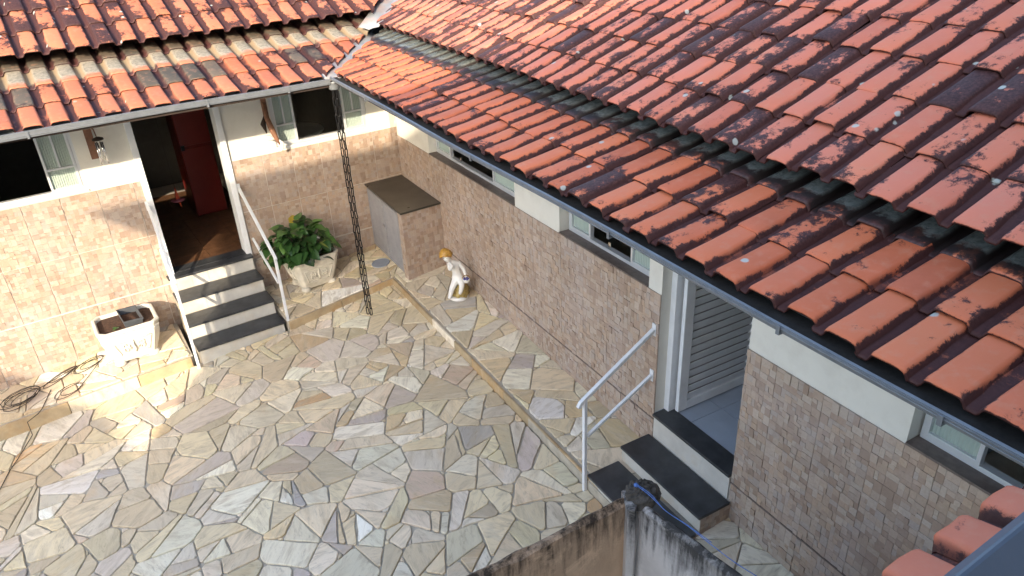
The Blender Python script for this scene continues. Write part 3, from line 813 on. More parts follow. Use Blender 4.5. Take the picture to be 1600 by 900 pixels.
# upper roofs
A_ = np.array([-.473, -.993, 2.722]); B_ = np.array([-1.179, -7.179, 2.679])
WU = B_ - A_; WU[2] = 0; WU /= np.linalg.norm(WU); NU = np.array([-WU[1], WU[0], 0]); NU = NU if NU[0] > 0 else -NU   # uphill
upRU = up_of(NU, 23); upLU = up_of((0, 1, 0), 25)
ORU = A_ - Z3 * .01; ORU = np.array([ORU[0], ORU[1], 2.69])
OLU = np.array([0, -.675, 2.795])
def onRU(s, d, dz=0): return ORU + WU * s + upRU * d + Z3 * dz
def onLU(x, d, dz=0): return OLU + np.array([x, 0, 0]) + upLU * d + Z3 * dz
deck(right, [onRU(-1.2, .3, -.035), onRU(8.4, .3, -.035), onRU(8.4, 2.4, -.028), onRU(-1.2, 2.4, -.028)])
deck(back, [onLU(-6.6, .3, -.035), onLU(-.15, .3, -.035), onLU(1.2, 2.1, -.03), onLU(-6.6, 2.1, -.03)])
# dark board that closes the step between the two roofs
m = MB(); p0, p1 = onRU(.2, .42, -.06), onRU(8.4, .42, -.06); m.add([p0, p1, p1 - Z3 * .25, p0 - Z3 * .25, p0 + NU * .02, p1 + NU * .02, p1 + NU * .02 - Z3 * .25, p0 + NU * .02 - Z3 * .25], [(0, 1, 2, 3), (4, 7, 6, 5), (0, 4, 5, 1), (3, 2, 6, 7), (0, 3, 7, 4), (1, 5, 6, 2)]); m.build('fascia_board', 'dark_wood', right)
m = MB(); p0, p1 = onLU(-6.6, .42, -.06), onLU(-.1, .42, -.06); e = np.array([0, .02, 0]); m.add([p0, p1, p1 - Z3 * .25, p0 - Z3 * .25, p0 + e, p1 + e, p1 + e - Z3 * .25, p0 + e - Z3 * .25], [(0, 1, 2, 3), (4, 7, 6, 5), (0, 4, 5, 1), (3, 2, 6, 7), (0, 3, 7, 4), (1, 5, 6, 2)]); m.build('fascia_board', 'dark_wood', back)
def roof_part(parent, label):
    e = part_empty('roof', parent); e['label'] = label; PINV[e.name] = Matrix.Identity(4); return e
rRL = roof_part(right, 'low pitched lower eave of terracotta tiles above the gutter'); rRU = roof_part(right, 'steeper upper slope of mould streaked terracotta tiles')
rLL = roof_part(back, 'lower eave of bright orange tiles above the gutter'); rLU = roof_part(back, 'upper slope of weathered sunlit tiles with lichen')
CW = .175; QU = []
wet = {2: 'tile_glaze'}
lay_roof(rRL, onR(-1.4, 0), WD, upRL, CW, .29, 58, 4, 'tile_eave', {2: 'tile_glaze', 3: 'tile_glaze'}, 1, 0, random.Random(11), queue=QU, jit=1.6)
lay_roof(rRU, onRU(-1.7, 0), WU, upRU, CW, .285, 57, 8, 'tile_upper', None, 1, 0, random.Random(12), queue=QU, jit=1.7)
QU.sort(key=lambda t: -t[0])
restR = {rRL: MB(), rRU: MB()}
kk = 0
for size, mk, par in QU:
    t = mk()
    if not t: continue
    me, M, rs = t
    if kk < 300: link('roof_tile', me, par, M); kk += 1
    else: restR[par].setdefault if False else restR[par].at.setdefault('n', []); restR[par].__dict__.setdefault('items', []).append((me, M, rs))
for par, mb in restR.items():
    items = mb.__dict__.get('items', [])
    bym = {}
    for me, M, rs in items: bym.setdefault(me.materials[0].name, []).append((me, M, rs))
    if not items: continue
    V = []; F = []; A1 = []; A2 = []; A3 = []; MI = []; mats = list(bym)
    for mi, mn in enumerate(mats):
        for me, M, rs in bym[mn]:
            o = len(V); V += [tuple(M @ v.co) for v in me.vertices]; F += [tuple(i + o for i in p.vertices) for p in me.polygons]; MI += [mi] * len(me.polygons)
            for nm, L in (('mold', A1), ('along', A2)): L += [d.value for d in me.attributes[nm].data]
            A3 += [rs] * len(me.vertices)
    me = bpy.data.meshes.new('roof_tiles'); me.from_pydata(V, [], F)
    for nm, L in (('mold', A1), ('along', A2), ('rnd', A3)): me.attributes.new(nm, 'FLOAT', 'POINT').data.foreach_set('value', L)
    for mn in mats: me.materials.append(MATS[mn])
    me.polygons.foreach_set('material_index', MI); me.polygons.foreach_set('use_smooth', [True] * len(F))
    link('roof_tiles', me, par)['kind'] = 'stuff'
gl = random.Random(2); glass_cols = {(1, c) for c in (10, 11, 12, 13, 16, 17, 3, 4, 21)}
CWL = .187
lay_roof(rLL, onL(-4.55, 0), (1, 0, 0), upLL, CWL, .325, 25, 4, 'tile_back', {2: 'tile_glaze_back', 3: 'tile_glass_back'}, -1, 0, random.Random(13), tilemat=lambda r_, c: 'tile_glass_back' if (r_, c) in {(1, 3), (1, 4), (1, 9), (1, 10), (1, 11), (1, 12), (1, 16), (1, 17)} else None)  # last row coloured dark to stand for shade under the upper eave
lay_roof(rLU, onLU(-4.55, 0), (1, 0, 0), upLU, CWL, .325, 30, 6, 'tile_back_upper', None, -1, 0, random.Random(14))
# valley flashing
def flash(t0, t1, z0, slope, wd, parent):
    m = MB(); vs = []; n = 9; rr = random.Random(int(t1 * 100))
    for i in range(n):
        t = t0 + (t1 - t0) * i / (n - 1); p = GC + VDIR * t
        for s, h in ((-1, .004), (-.45, -.008), (0, -.022), (.45, -.008), (1, .004)):
            q = p + VN_R * s * wd; vs.append((q[0], q[1], z0 + slope * (t - t0) + h + rr.gauss(0, .003)))
    m.add(vs, [(i * 5 + k, i * 5 + k + 1, (i + 1) * 5 + k + 1, (i + 1) * 5 + k) for i in range(n - 1) for k in range(4)])
    o = m.build('valley_flashing', 'flashing', parent, smooth=True); sm = o.modifiers.new('s', 'SOLIDIFY'); sm.thickness = .003
flash(.0, 1.15, PANR - .01, .185, .11, right); flash(1.0, 3.2, 2.70, .29, .11, right)
# gutters
def gutter(fr, a0, a1, og, parent, brk, zb=2.388, zt=2.434):
    m = MB(); t = .003
    prof = [(og - .13, zt + .02), (og - .13, zb), (og - .006, zb), (og, zt), (og - .012, zt + .002), (og - .012, zt - .006)]
    for i in range(len(prof) - 1):
        (n0, z0), (n1, z1) = prof[i], prof[i + 1]
        for q in range(24):
            aa = [a0 + (a1 - a0) * (q + e) / 24 for e in (0, 1)]
            P = [fr(a, n, z + .005 * math.sin(a * 2.3 + og) * (abs(a - (a1 if og > 1.4 else a0)) > .4)) for a in aa for n, z in ((n0, z0), (n1, z1))]
            m.add(P, [(0, 1, 3, 2)])
    o = m.build('gutter', 'gutter_metal', parent, recalc=False); s = o.modifiers.new('s', 'SOLIDIFY'); s.thickness = .0035
    m = MB(); m.box(fr, a0, a1, og - .003, og + .0045, zb + .010, zb + .014); m.build('gutter_bead', 'gutter_metal', parent, bevel=.002)
    m = MB(); m.box(fr, a0, a1, og - .125, og - .014, zb + .004, zb + .016); m.build('gutter_dirt_shade', 'dirt_shade', parent)  # black strip: gutter dirt together with painted shade behind the lip
    for b in brk:
        m = MB(); m.box(fr, b, b + .016, og - .1, og + .006, zb - .012, zb - .002); m.box(fr, b, b + .016, og + .0065, og + .010, zb - .012, zt); m.build('gutter_bracket', 'gutter_metal', parent)
sG = (OGL - math.sin(DL) * OGR) / math.cos(DL)
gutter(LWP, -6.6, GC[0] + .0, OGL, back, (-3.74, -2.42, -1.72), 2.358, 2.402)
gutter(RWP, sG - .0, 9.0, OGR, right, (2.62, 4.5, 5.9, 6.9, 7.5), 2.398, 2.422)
# outlet box at the gutter corner
m = MB(); c = GC + np.array([.045, .045, 0]); m.lathe((c[0], c[1], 0), [(.045, 2.30), (.05, 2.31), (.05, 2.36), (.062, 2.372)], 14); m.build('gutter_outlet', 'gutter_metal', back, smooth=True)
# painted soffit brackets / white fascia under the back eave not visible; skip

# ------------------------------------------------------------------ rain chain
CHX = c.copy()
ch = thing('rain_chain', 'long black steel rain chain hanging from the gutter corner', 'chain', (CHX[0], CHX[1], -.06))
def link_mesh(w, h, rad):
    m = MB(); pts = []; q = w / 2 - rad
    for sx, sy, a0 in ((1, 1, 0), (-1, 1, 90), (-1, -1, 180), (1, -1, 270)):
        for k in range(4):
            a = R(a0 + k * 30); pts.append((sx * (q - .007) + .007 * math.cos(a), 0, sy * (h / 2 - rad - .007) + .007 * math.sin(a)))
    m.tube(pts, rad, 5, closed=True); return m.mesh('chain_link', 'black_steel', True)
LM = link_mesh(.034, .094, .006)
yaw = math.atan2(CR[1], CR[0]); rc = random.Random(9)
z = 2.30; i = 0
while z > -.06:
    for sd in (-1, 1):
        off = sd * .018; a = yaw + (R(12) if i % 2 else R(-35)) + rc.gauss(0, .12)
        M = Matrix.Translation((CHX[0] + math.cos(yaw) * off, CHX[1] + math.sin(yaw) * off, z - .039 + (.0 if sd < 0 else -.012))) @ Matrix.Rotation(a, 4, 'Z') @ Matrix.Rotation(rc.gauss(0, .06), 4, 'Y')
        link('chain_link', LM, ch, M)
    z -= .080; i += 1

# ------------------------------------------------------------------ steps of the back door
st = thing('entry_steps', 'four slate topped white steps up to the dark back doorway', 'steps', (-2.48, -.5, -.35))
Y = [-.912, -.667, -.397, -.126]; ZT = [LZ - .17 * k for k in (3, 2, 1, 0)]; XL, XR = -2.95, -2.024
rs = random.Random(4)
for k in range(4):
    yb = Y[k + 1] + .012 if k < 3 else .0
    z0 = ZT[k - 1] if k else -.62
    m = MB(); m.box(WF, XL + .012, XR - .012, Y[k] + .032, -.002, max(z0, -.62), ZT[k] - .024); m.build('core', 'mortar_light', st)
    xx = XL + .01; cuts = [XL + .01] + sorted(rs.uniform(XL + .2, XR - .2) for _ in range(2 if k % 2 else 1)) + [XR - .01]
    for a, b in zip(cuts[:-1], cuts[1:]):
        m = MB(); m.box(WF, a + .001, b - .001, Y[k] + .020, Y[k] + .0315, z0 + .001, ZT[k] - .0245); m.build('riser', 'riser_stone', st)
    m = MB(); m.box(WF, XL, XR, Y[k], yb, ZT[k] - .024, ZT[k]); m.build('tread', 'slate', st, bevel=.004)
m = MB(); m.box(WF, DL_[0] + .013, DL_[1] - .013, .0005, .16, LZ - .024, LZ + .004); m.build('threshold', 'slate', st)

# handrails
def bar(mb, a, b, s=.015):
    mb.tube([a, b], s * 1.32, 4)
def rail(label, pts_top, pts_low, post, knob=None):
    t = thing('handrail', label, 'handrail', tuple(post[1]))
    m = MB(); m.tube(pts_top, .0205, 4); m.build('top_rail', 'white_metal', t, bevel=.002)
    m = MB(); m.tube(pts_low, .0165, 4); m.build('lower_rail', 'white_metal', t, bevel=.002)
    m = MB(); m.tube(post, .0195, 4); m.build('post', 'white_metal', t, bevel=.002)
    for q, nrm in knob or []:
        m = MB(); q = np.array(q); nrm = np.array(nrm); sd = np.cross(nrm, Z3)
        P = [q + sd * a * .02 + Z3 * b * .05 + nrm * n for n in (0, .006) for a, b in ((-1, -1), (1, -1), (1, 1), (-1, 1))]
        m.hexa(P); m.build('wall_plate', 'white_metal', t)
rail('white metal handrail beside the leafy planter, right of the back steps', [(-1.99, -.03, 1.085), (-1.985, -.93, .572), (-1.985, -.95, .55)], [(-1.985, -.12, .51), (-1.985, -.84, .235)], [(-1.985, -.925, .56), (-1.985, -.905, -.22)], [((-1.99, -.012, 1.085), (0, -1, 0))])
rail('white metal handrail left of the back steps, above the soil filled planter', [(-2.925, -.03, 1.12), (-2.975, -.90, .62), (-2.978, -.94, .59)], [(-2.93, -.03, .62), (-2.975, -.88, .22)], [(-2.985, -.92, .60), (-2.985, -.925, -.44)], [((-2.925, -.012, 1.12), (0, -1, 0))])
rail('white metal handrail with a bent end beside the right hand steps', [RWP(4.905, .015, .985), RWP(4.905, .60, .625), RWP(4.905, .655, .59), RWP(4.905, .675, .555)], [RWP(4.905, .015, .585), RWP(4.905, .60, .265)], [RWP(4.905, .62, .60), RWP(4.905, .62, -.26)], [(RWP(4.905, .0115, .985), ND), (RWP(4.905, .0115, .585), ND)])

# ------------------------------------------------------------------ right hand steps
s2 = thing('entry_steps', 'dark slate and white riser steps at the louvred door', 'steps', tuple(RWP(5.4, .3, -.15)))
for k, (n1, zt, a0, a1) in enumerate(((.602, -.098, 4.915, 5.79), (.296, .0395, 4.915, 5.79), (.03, RZ + .004, 4.955, 5.76))):
    nb = (.31, .02, -.15)[k]
    m = MB(); m.box(RWP, a0, a1, nb, n1, zt - .024, zt); m.build('tread', 'slate', s2, bevel=.004)
    zb = (-.45, -.098, .0395)[k]
    cuts = [a0 + .004, a0 + (a1 - a0) * (.36, .5, .42)[k], a0 + (a1 - a0) * (.7, .74, .66)[k], a1 - .004]
    for p_, q_ in zip(cuts[:-1], cuts[1:]):
        m = MB(); m.box(RWP, p_ + .0007, q_ - .0007, n1 - .026, n1 - .015, zb + .001, zt - .0245); m.build('riser', 'riser_stone', s2)
    if k < 2:
        m = MB(); m.box(RWP, a0 + .012, a1 - .012, .002, n1 - .027, -.45 if k == 0 else -.09, zt - .025); m.build('core', 'mortar_light', s2)
        for fa, dirn in ((a1 - .0115, 1), (a0 + .0115, -1)):
            ww = n1 - .02; hh = zt - .025 - (-.35)
            me = mosaic_tile(ww, hh, 90 + k * 3 + dirn).mesh('side_tile', 'mosaic', False, False)
            o = RWP(fa, n1 - .02 if dirn > 0 else 0, -.35) if dirn < 0 else RWP(fa, 0.0, -.35)
            Mx = ND; My = -WD * dirn
            link('side_tile', me, s2, Matrix(((Mx[0], My[0], 0, o[0]), (Mx[1], My[1], 0, o[1]), (0, 0, 1, o[2]), (0, 0, 0, 1))) if dirn > 0 else Matrix(((Mx[0], My[0], 0, RWP(fa, 0, 0)[0]), (Mx[1], My[1], 0, RWP(fa, 0, 0)[1]), (0, 0, 1, -.35), (0, 0, 0, 1))))

# ------------------------------------------------------------------ cabinet in the corner
cb = thing('cabinet', 'mosaic clad outdoor cabinet with dark stone top and grey louvred doors in the corner', 'cabinet', (-.35, -.55, -.05))
WC, DC, HC = .506, 1.158, .778
CFm = lambda a, n, z: WD * a + np.array([-WC - n, 0, 0]) + Z3 * z       # louvred face: a along wall, n outwards
m = MB(); P = [WD * .015 + np.array([-WC - .018, 0, 0]), WD * (DC + .02) + np.array([-WC - .018, 0, 0]), WD * (DC + .02) + np.array([-.014, 0, 0]), WD * .015 + np.array([-.014, 0, 0])]
m.hexa([p + Z3 * (HC - .022) for p in P] + [p + Z3 * HC for p in P]); m.build('countertop', 'counter', cb, bevel=.003)
m = MB(); P = [WD * .016 + np.array([-WC + .03, 0, 0]), WD * (DC - .012) + np.array([-WC + .03, 0, 0]), WD * (DC - .012) + np.array([-.016, 0, 0]), WD * .016 + np.array([-.016, 0, 0])]
m.hexa([p - Z3 * .12 for p in P] + [p + Z3 * (HC - .023) for p in P]); m.build('body', 'inner_paint', cb)
# clad front: tiles on the short side facing the viewer, pale return on the louvred side
for i in range(2):
    wd = (WC + .0 - .012) / 2; me = mosaic_tile(wd - .003, HC + .1, 200 + i).mesh('wall_tile', 'mosaic', False, False)
    o = WD * (DC - .010) + np.array([-WC + i * wd, 0, 0]); link('wall_tile', me, cb, Matrix(((1, 0, 0, o[0]), (0, 1, 0, o[1]), (0, 0, 1, -.125), (0, 0, 0, 1))))
me = mosaic_tile(.10, HC + .1, 210).mesh('wall_tile', 'mosaic', False, False); o = CFm(DC - .107, -.002, -.125)
Mx, My = WD, np.array([1., 0, 0])
link('wall_tile', me, cb, Matrix(((Mx[0], My[0], 0, o[0]), (Mx[1], My[1], 0, o[1]), (0, 0, 1, o[2]), (0, 0, 0, 1))))
for a0, a1 in ((.05, .545), (.553, 1.045)):
    d = part_empty('cabinet_door', cb); PINV[d.name] = Matrix.Identity(4); zb, zt = -.012, HC - .045
    m = MB(); m.box(CFm, a0, a0 + .03, -.012, .008, zb, zt); m.box(CFm, a1 - .03, a1, -.012, .008, zb, zt); m.box(CFm, a0 + .03, a1 - .03, -.012, .008, zb, zb + .035); m.box(CFm, a0 + .03, a1 - .03, -.012, .008, zt - .035, zt); m.build('door_frame', 'grey_louvre', d, bevel=.002)
    m = MB(); z = zb + .036
    while z < zt - .05:
        m.hexa([CFm(a0 + .03, -.011, z), CFm(a1 - .03, -.011, z), CFm(a1 - .03, .005, z), CFm(a0 + .03, .005, z), CFm(a0 + .03, -.011, z + .026), CFm(a1 - .03, -.011, z + .026), CFm(a1 - .03, -.008, z + .026), CFm(a0 + .03, -.008, z + .026)]); z += .034
    m.build('louvre', 'grey_louvre', d); m = MB(); m.box(CFm, (a1 - .022) if a0 < .3 else a0 + .008, (a1 - .010) if a0 < .3 else a0 + .02, .008, .022, .40, .43); m.build('knob', 'chrome', d)

# ------------------------------------------------------------------ planters
def sqring(hw, hd, ch, z, seg=1):
    P = []
    for sx, sy in ((1, -1), (1, 1), (-1, 1), (-1, -1)):
        a = (sx * hw, sy * (hd - ch)); b = (sx * (hw - ch), sy * hd)
        P += [a, b] if (sx, sy) in ((1, 1), (-1, -1)) else [b, a]
    return [(x, y, z) for x, y in P]
def planter(label, loc, rz, mat, s=1.0):
    t = thing('planter', label, 'planter', tuple(loc)); T = Matrix.Translation(loc) @ Matrix.Rotation(rz, 4, 'Z') @ Matrix.Scale(s, 4)
    def add(mb, name, mat, **k): mb.v = [tuple(T @ Vector(v)) for v in mb.v]; return mb.build(name, mat, t, **k)
    W0, D0 = .262, .215
    prof = [(.66, .022), (.69, .03), (.76, .09), (.86, .18), (.93, .25), (.955, .285), (.945, .295), (.975, .303), (.985, .318), (.96, .328), (1.0, .345), (1.02, .365), (1.01, .378), (.92, .380), (.90, .372), (.86, .30)]
    m = MB(); vs = []
    for k, z in prof: vs += sqring(W0 * k, D0 * k, .055 * k, z)
    n = len(prof); m.add(vs, [(i * 8 + k, i * 8 + (k + 1) % 8, (i + 1) * 8 + (k + 1) % 8, (i + 1) * 8 + k) for i in range(n - 1) for k in range(8)] + [tuple(range(7, -1, -1)), tuple((n - 1) * 8 + k for k in range(8))])
    add(m, 'body', mat, bevel=.006)
    for sx in (-1, 1):
        for sy in (-1, 1):
            m = MB(); f_ = lambda a, b, z: (a, b, z)
            m.lathe((sx * W0 * .56, sy * D0 * .56, 0), [(.05, 0), (.055, .010), (.05, .02), (.052, .035), (.04, .05)], 10); add(m, 'foot', mat, smooth=True)
    # embossed scroll panels on the four faces
    rr = random.Random(int(loc[0] * 100))
    for f in range(4):
        hw, hd = (W0, D0) if f % 2 == 0 else (D0, W0)
        def pt(u, z, out=0):
            i = [j for j in range(len(prof) - 1) if prof[j][1] <= z][-1]; (k0, z0), (k1, z1) = prof[i], prof[min(i + 1, len(prof) - 1)]
            k = k0 + (k1 - k0) * (z - z0) / max(1e-6, z1 - z0); p = np.array([u * hw * k, -(hd * k + out), z]); a = f * math.pi / 2
            return np.array([p[0] * math.cos(a) - p[1] * math.sin(a), p[0] * math.sin(a) + p[1] * math.cos(a), p[2]])
        m = MB()
        fr4 = [(-.58, .10), (.58, .10), (.66, .255), (-.66, .255)]
        for (u0, z0), (u1, z1) in zip(fr4, fr4[1:] + fr4[:1]): m.tube([pt(u0 + (u1 - u0) * q / 6, z0 + (z1 - z0) * q / 6, .002) for q in range(7)], .0062, 5)
        for cu, sgn in ((-.3, 1), (.3, -1)):
            for cz, r0, dirn in ((.155, .042, 1), (.205, .036, -1)):
                m.tube([pt(cu + sgn * (r0 * (1 - q / 16) * math.cos(q * .55 * dirn)) / hw, cz + r0 * (1 - q / 16) * math.sin(q * .55 * dirn), .004) for q in range(13)], [.0095 - .0004 * q for q in range(13)], 5)
        m.tube([pt(0, .11, .004), pt(.03, .15, .008), pt(-.03, .2, .008), pt(0, .245, .004)], [.008, .013, .013, .006], 6)
        add(m, 'scroll_relief', mat, smooth=True)
    m = MB(); vs = sqring(W0 * .885, D0 * .885, .05, .345); cxy = [(0, 0, .355)]; m.add(vs + cxy, [(k, (k + 1) % 8, 8) for k in range(8)]); add(m, 'soil', 'soil')
    return t, T
pr = np.array([-1.455, -.345, 0]); pr[2] = side_z(pr[0], pr[1]) - .004
pl = np.array([-3.475, -.325, 0]); pl[2] = side_z(pl[0], pl[1]) - .004
planter('cream cast planter with scroll relief holding the leafy plant', pr, R(4), 'cast_pot', 1.08)
planter('sunlit white cast planter holding soil and a plastic pot', pl, R(0), 'cast_pot_white', 1.12)
# plant
pt_ = thing('leafy_plant', 'bushy plant with glossy green heart shaped leaves in the cream planter', 'plant', (pr[0], pr[1], pr[2] + .34))
def leaf_mesh(seed):
    r = random.Random(seed); m = MB(); n = 7; vs = []; fs = []
    prof = [(0, .0), (.08, .30), (.22, .46), (.42, .45), (.62, .34), (.82, .17), (1, .0)]
    for i, (t, wd) in enumerate(prof):
        dz = -.30 * t * t + .08 * t; vs.append((0, t, dz))
        for sd in (-1, 1): vs.append((sd * wd, t - (.12 if i in (1, 2) else 0) * (1 - t), dz + wd * .28 + r.gauss(0, .015)))
        for sd in (-1, 1): vs.append((sd * wd * .5, t - .02, dz + wd * .17))
    for i in range(len(prof) - 1):
        a, b = i * 5, (i + 1) * 5
        for e, h in ((1, 3), (2, 4)): fs += [(a, a + h, b + h, b), (a + h, a + e, b + e, b + h)]
    m.add(vs, fs); return m.mesh('leaf', 'leaf', True)
LV = [leaf_mesh(i) for i in range(4)]
rp = random.Random(31)
base = Vector((pr[0] - .06, pr[1], pr[2] + .375))
stems = []
for i in range(30):
    a = rp.uniform(0, 2 * math.pi); rad = rp.uniform(.0, .13)
    stems.append((base + Vector((rad * math.cos(a), rad * .8 * math.sin(a), 0)), a, rp.uniform(.18, 1.0)))
def put_leaf(p, az, el, size):
    M = Matrix.Translation(p) @ Matrix.Rotation(az - math.pi / 2, 4, 'Z') @ Matrix.Rotation(el, 4, 'X') @ Matrix.Rotation(rp.gauss(0, .3), 4, 'Y') @ Matrix.Diagonal((size * rp.uniform(.85, 1.05), size, size, 1))
    link('leaf', rp.choice(LV), pt_, M)
for i in range(210):
    # leaves sit on a loose dome, denser outside, facing out and up
    a = rp.uniform(0, 2 * math.pi); ph = math.acos(rp.uniform(.02, 1)); rr = rp.uniform(.55, 1.0)
    d = Vector((math.cos(a) * math.sin(ph) * .40, math.sin(a) * math.sin(ph) * .31, math.cos(ph) * .45 + .0)) * rr
    p = base + d + Vector((-.03, -.01, .0))
    if p.y > -.05: p.y = -.05 - rp.random() * .05
    size = rp.uniform(.095, .155)
    put_leaf(p, a + rp.gauss(0, .5), rp.uniform(-.75, .25) + (.5 if ph < .6 else 0), size)
    if i % 3 == 0:
        b = base + Vector((d.x * .25, d.y * .25, 0)); m = MB(); m.tube([b, b * .5 + p * .5 + Vector((0, 0, .03)), p], [.004, .0035, .0025], 5); m.build('stem', 'leaf', pt_, smooth=True)
m = MB(); q = Vector((pr[0] + .12, pr[1] - .06, pr[2] + .37)); m.lathe(tuple(q), [(.02, 0), (.021, .02), (.019, .16), (.021, .168), (.021, .2), (.006, .215)], 12)
tag(m.build('white_stake', 'porcelain', smooth=True), 'white upright tube stuck in the soil of the leafy planter', 'stake')
# grey plastic pot inside the left planter
gp = thing('plastic_pot', 'square grey plastic pot of soil standing in the sunlit planter', 'pot', (pl[0] + .05, pl[1], pl[2] + .33))
T = Matrix.Translation((pl[0] + .05, pl[1] + .01, pl[2] + .345)) @ Matrix.Rotation(R(3), 4, 'Z') @ Matrix.Rotation(R(4), 4, 'Y')
m = MB(); o1 = [(-.09, -.165), (.09, -.165), (.09, .165), (-.09, .165)]; vs = []
for k, z in ((.85, 0), (1, .10), (1.05, .10), (1.05, .115), (.97, .115), (.86, .03)): vs += [tuple(T @ Vector((x * k, y * k, z))) for x, y in o1]
m.add(vs, [(i * 4 + k, i * 4 + (k + 1) % 4, (i + 1) * 4 + (k + 1) % 4, (i + 1) * 4 + k) for i in range(5) for k in range(4)]); m.build('pot_wall', 'grey_plastic', gp)
m = MB(); m.add([tuple(T @ Vector((x * .9, y * .9, .055))) for x, y in o1] + [tuple(T @ Vector((.01, .03, .085)))], [(0, 1, 4), (1, 2, 4), (2, 3, 4), (3, 0, 4)]); m.build('soil', 'soil', gp)
sd_ = thing('seedling', 'tiny green seedling in the soil of the sunlit planter', 'plant', (pl[0] - .11, pl[1] - .12, pl[2] + .34))
for i in range(6):
    M = Matrix.Translation((pl[0] - .10 + rp.gauss(0, .015), pl[1] - .125 + rp.gauss(0, .012), pl[2] + .40)) @ Matrix.Rotation(rp.uniform(0, 6.28), 4, 'Z') @ Matrix.Rotation(.4, 4, 'X') @ Matrix.Scale(.035, 4); link('leaf', LV[i % 4], sd_, M)

# ------------------------------------------------------------------ cherub figurine
sb = np.array([-.365, -1.89, 0.]); sb[2] = side_z(sb[0], sb[1]) + .001
fg = thing('cherub_figurine', 'white porcelain cherub with golden hair seated on a mossy gold rock', 'figurine', tuple(sb))
HR_ = np.array([CR[0], CR[1], 0]); HR_ /= np.linalg.norm(HR_); HF = np.array([-HR_[1], HR_[0], 0])       # right and away, as seen
def fp(x, d, z): return sb + HR_ * x + HF * d + Z3 * z
m = MB(); m.lathe(tuple(sb), [(.105, 0), (.108, .012), (.10, .032), (.085, .036)], 24); m.build('base', 'porcelain', fg, smooth=True)
rr = random.Random(8); m = MB(); vs = []; fs = []; nz, ns_ = 8, 14
for i in range(nz):
    t = i / (nz - 1)
    for k in range(ns_):
        a = 2 * math.pi * k / ns_; q = (.104 - .035 * t) * (1 + rr.gauss(0, .11)); vs.append(fp(.012 + .012 * t + q * math.cos(a), .01 + q * math.sin(a), .03 + .16 * t + rr.gauss(0, .006)))
for i in range(nz - 1):
    for k in range(ns_): fs.append((i * ns_ + k, i * ns_ + (k + 1) % ns_, (i + 1) * ns_ + (k + 1) % ns_, (i + 1) * ns_ + k))
fs.append(tuple((nz - 1) * ns_ + k for k in range(ns_))); m.add(vs, fs); m.build('rock', 'rock_glaze', fg, smooth=True)
def skin(name, nodes, edges, mat, parent, sub=2):
    me = bpy.data.meshes.new(name); me.from_pydata([tuple(p) for p, _ in nodes], edges, []); o = link(name, me, parent)
    md = o.modifiers.new('skin', 'SKIN'); md.use_smooth_shade = True; L = me.skin_vertices[0].data
    for i, (_, r_) in enumerate(nodes): L[i].radius = r_ if isinstance(r_, tuple) else (r_, r_)
    L[0].use_root = True; s_ = o.modifiers.new('sub', 'SUBSURF'); s_.levels = sub; s_.render_levels = sub; me.materials.append(MATS[mat]); return o
nodes = [(fp(.005, 0, .235), .052), (fp(-.005, -.005, .31), .047), (fp(-.018, -.015, .385), .05), (fp(-.03, -.03, .43), .04), (fp(-.05, -.045, .462), .022), (fp(-.085, -.07, .50), .042), (fp(-.098, -.075, .545), .05),
         (fp(-.025, -.035, .215), .045), (fp(-.058, -.085, .165), .033), (fp(-.085, -.10, .085), .024), (fp(-.10, -.125, .05), .018),     # hanging leg
         (fp(.04, -.045, .215), .043), (fp(.05, -.11, .20), .032), (fp(.03, -.10, .12), .024), (fp(.02, -.13, .10), .017),               # bent leg
         (fp(.03, -.02, .425), .027), (fp(.075, -.03, .36), .022), (fp(.095, -.06, .30), .017), (fp(.10, -.075, .275), .015),            # arm down to the basket
         (fp(-.075, -.045, .425), .026), (fp(-.06, -.125, .40), .023), (fp(-.03, -.125, .455), .019), (fp(-.065, -.125, .49), .014)]     # arm raised to the face
edges = [(0, 1), (1, 2), (2, 3), (3, 4), (4, 5), (5, 6), (0, 7), (7, 8), (8, 9), (9, 10), (0, 11), (11, 12), (12, 13), (13, 14), (3, 15), (15, 16), (16, 17), (17, 18), (3, 19), (19, 20), (20, 21), (21, 22)]
skin('body', nodes, edges, 'porcelain', fg)
m = MB(); rr = random.Random(3); vs = []; fs = []; nz, ns_ = 8, 14; hc_ = fp(-.098, -.06, .553)
for i in range(nz):
    ph = .05 + 2.25 * i / (nz - 1)
    for k in range(ns_):
        a = 2 * math.pi * k / ns_; fr0 = max(0, -math.sin(a)) ; q = .072 * (1 + rr.gauss(0, .05)); pp = min(ph, 2.3 - .85 * fr0)
        vs.append(hc_ + HR_ * q * math.sin(pp) * math.cos(a) + HF * q * math.sin(pp) * math.sin(a) + Z3 * q * math.cos(pp) * .95)
for i in range(nz - 1):
    for k in range(ns_): fs.append((i * ns_ + k, i * ns_ + (k + 1) % ns_, (i + 1) * ns_ + (k + 1) % ns_, (i + 1) * ns_ + k))
fs.append(tuple(range(ns_))); m.add(vs, fs); m.build('hair', 'gilt', fg, smooth=True)
for ex in (-.118, -.082):
    m = MB(); m.lathe(tuple(fp(ex, -.118, .532)), [(.001, -.004), (.005, 0), (.001, .004)], 8); m.build('eye', 'black_steel', fg)
bk = fp(.10, -.085, .225); m = MB(); m.lathe(tuple(bk), [(.026, 0), (.036, .02), (.042, .045), (.036, .047), (.03, .02)], 14); m.build('basket', 'porcelain', fg, smooth=True)
m = MB(); m.tube([bk + HR_ * .04 * math.cos(R(t)) + Z3 * (.045 + .04 * math.sin(R(t))) for t in range(0, 181, 20)], .005, 5); m.build('basket_handle', 'rock_glaze', fg, smooth=True)
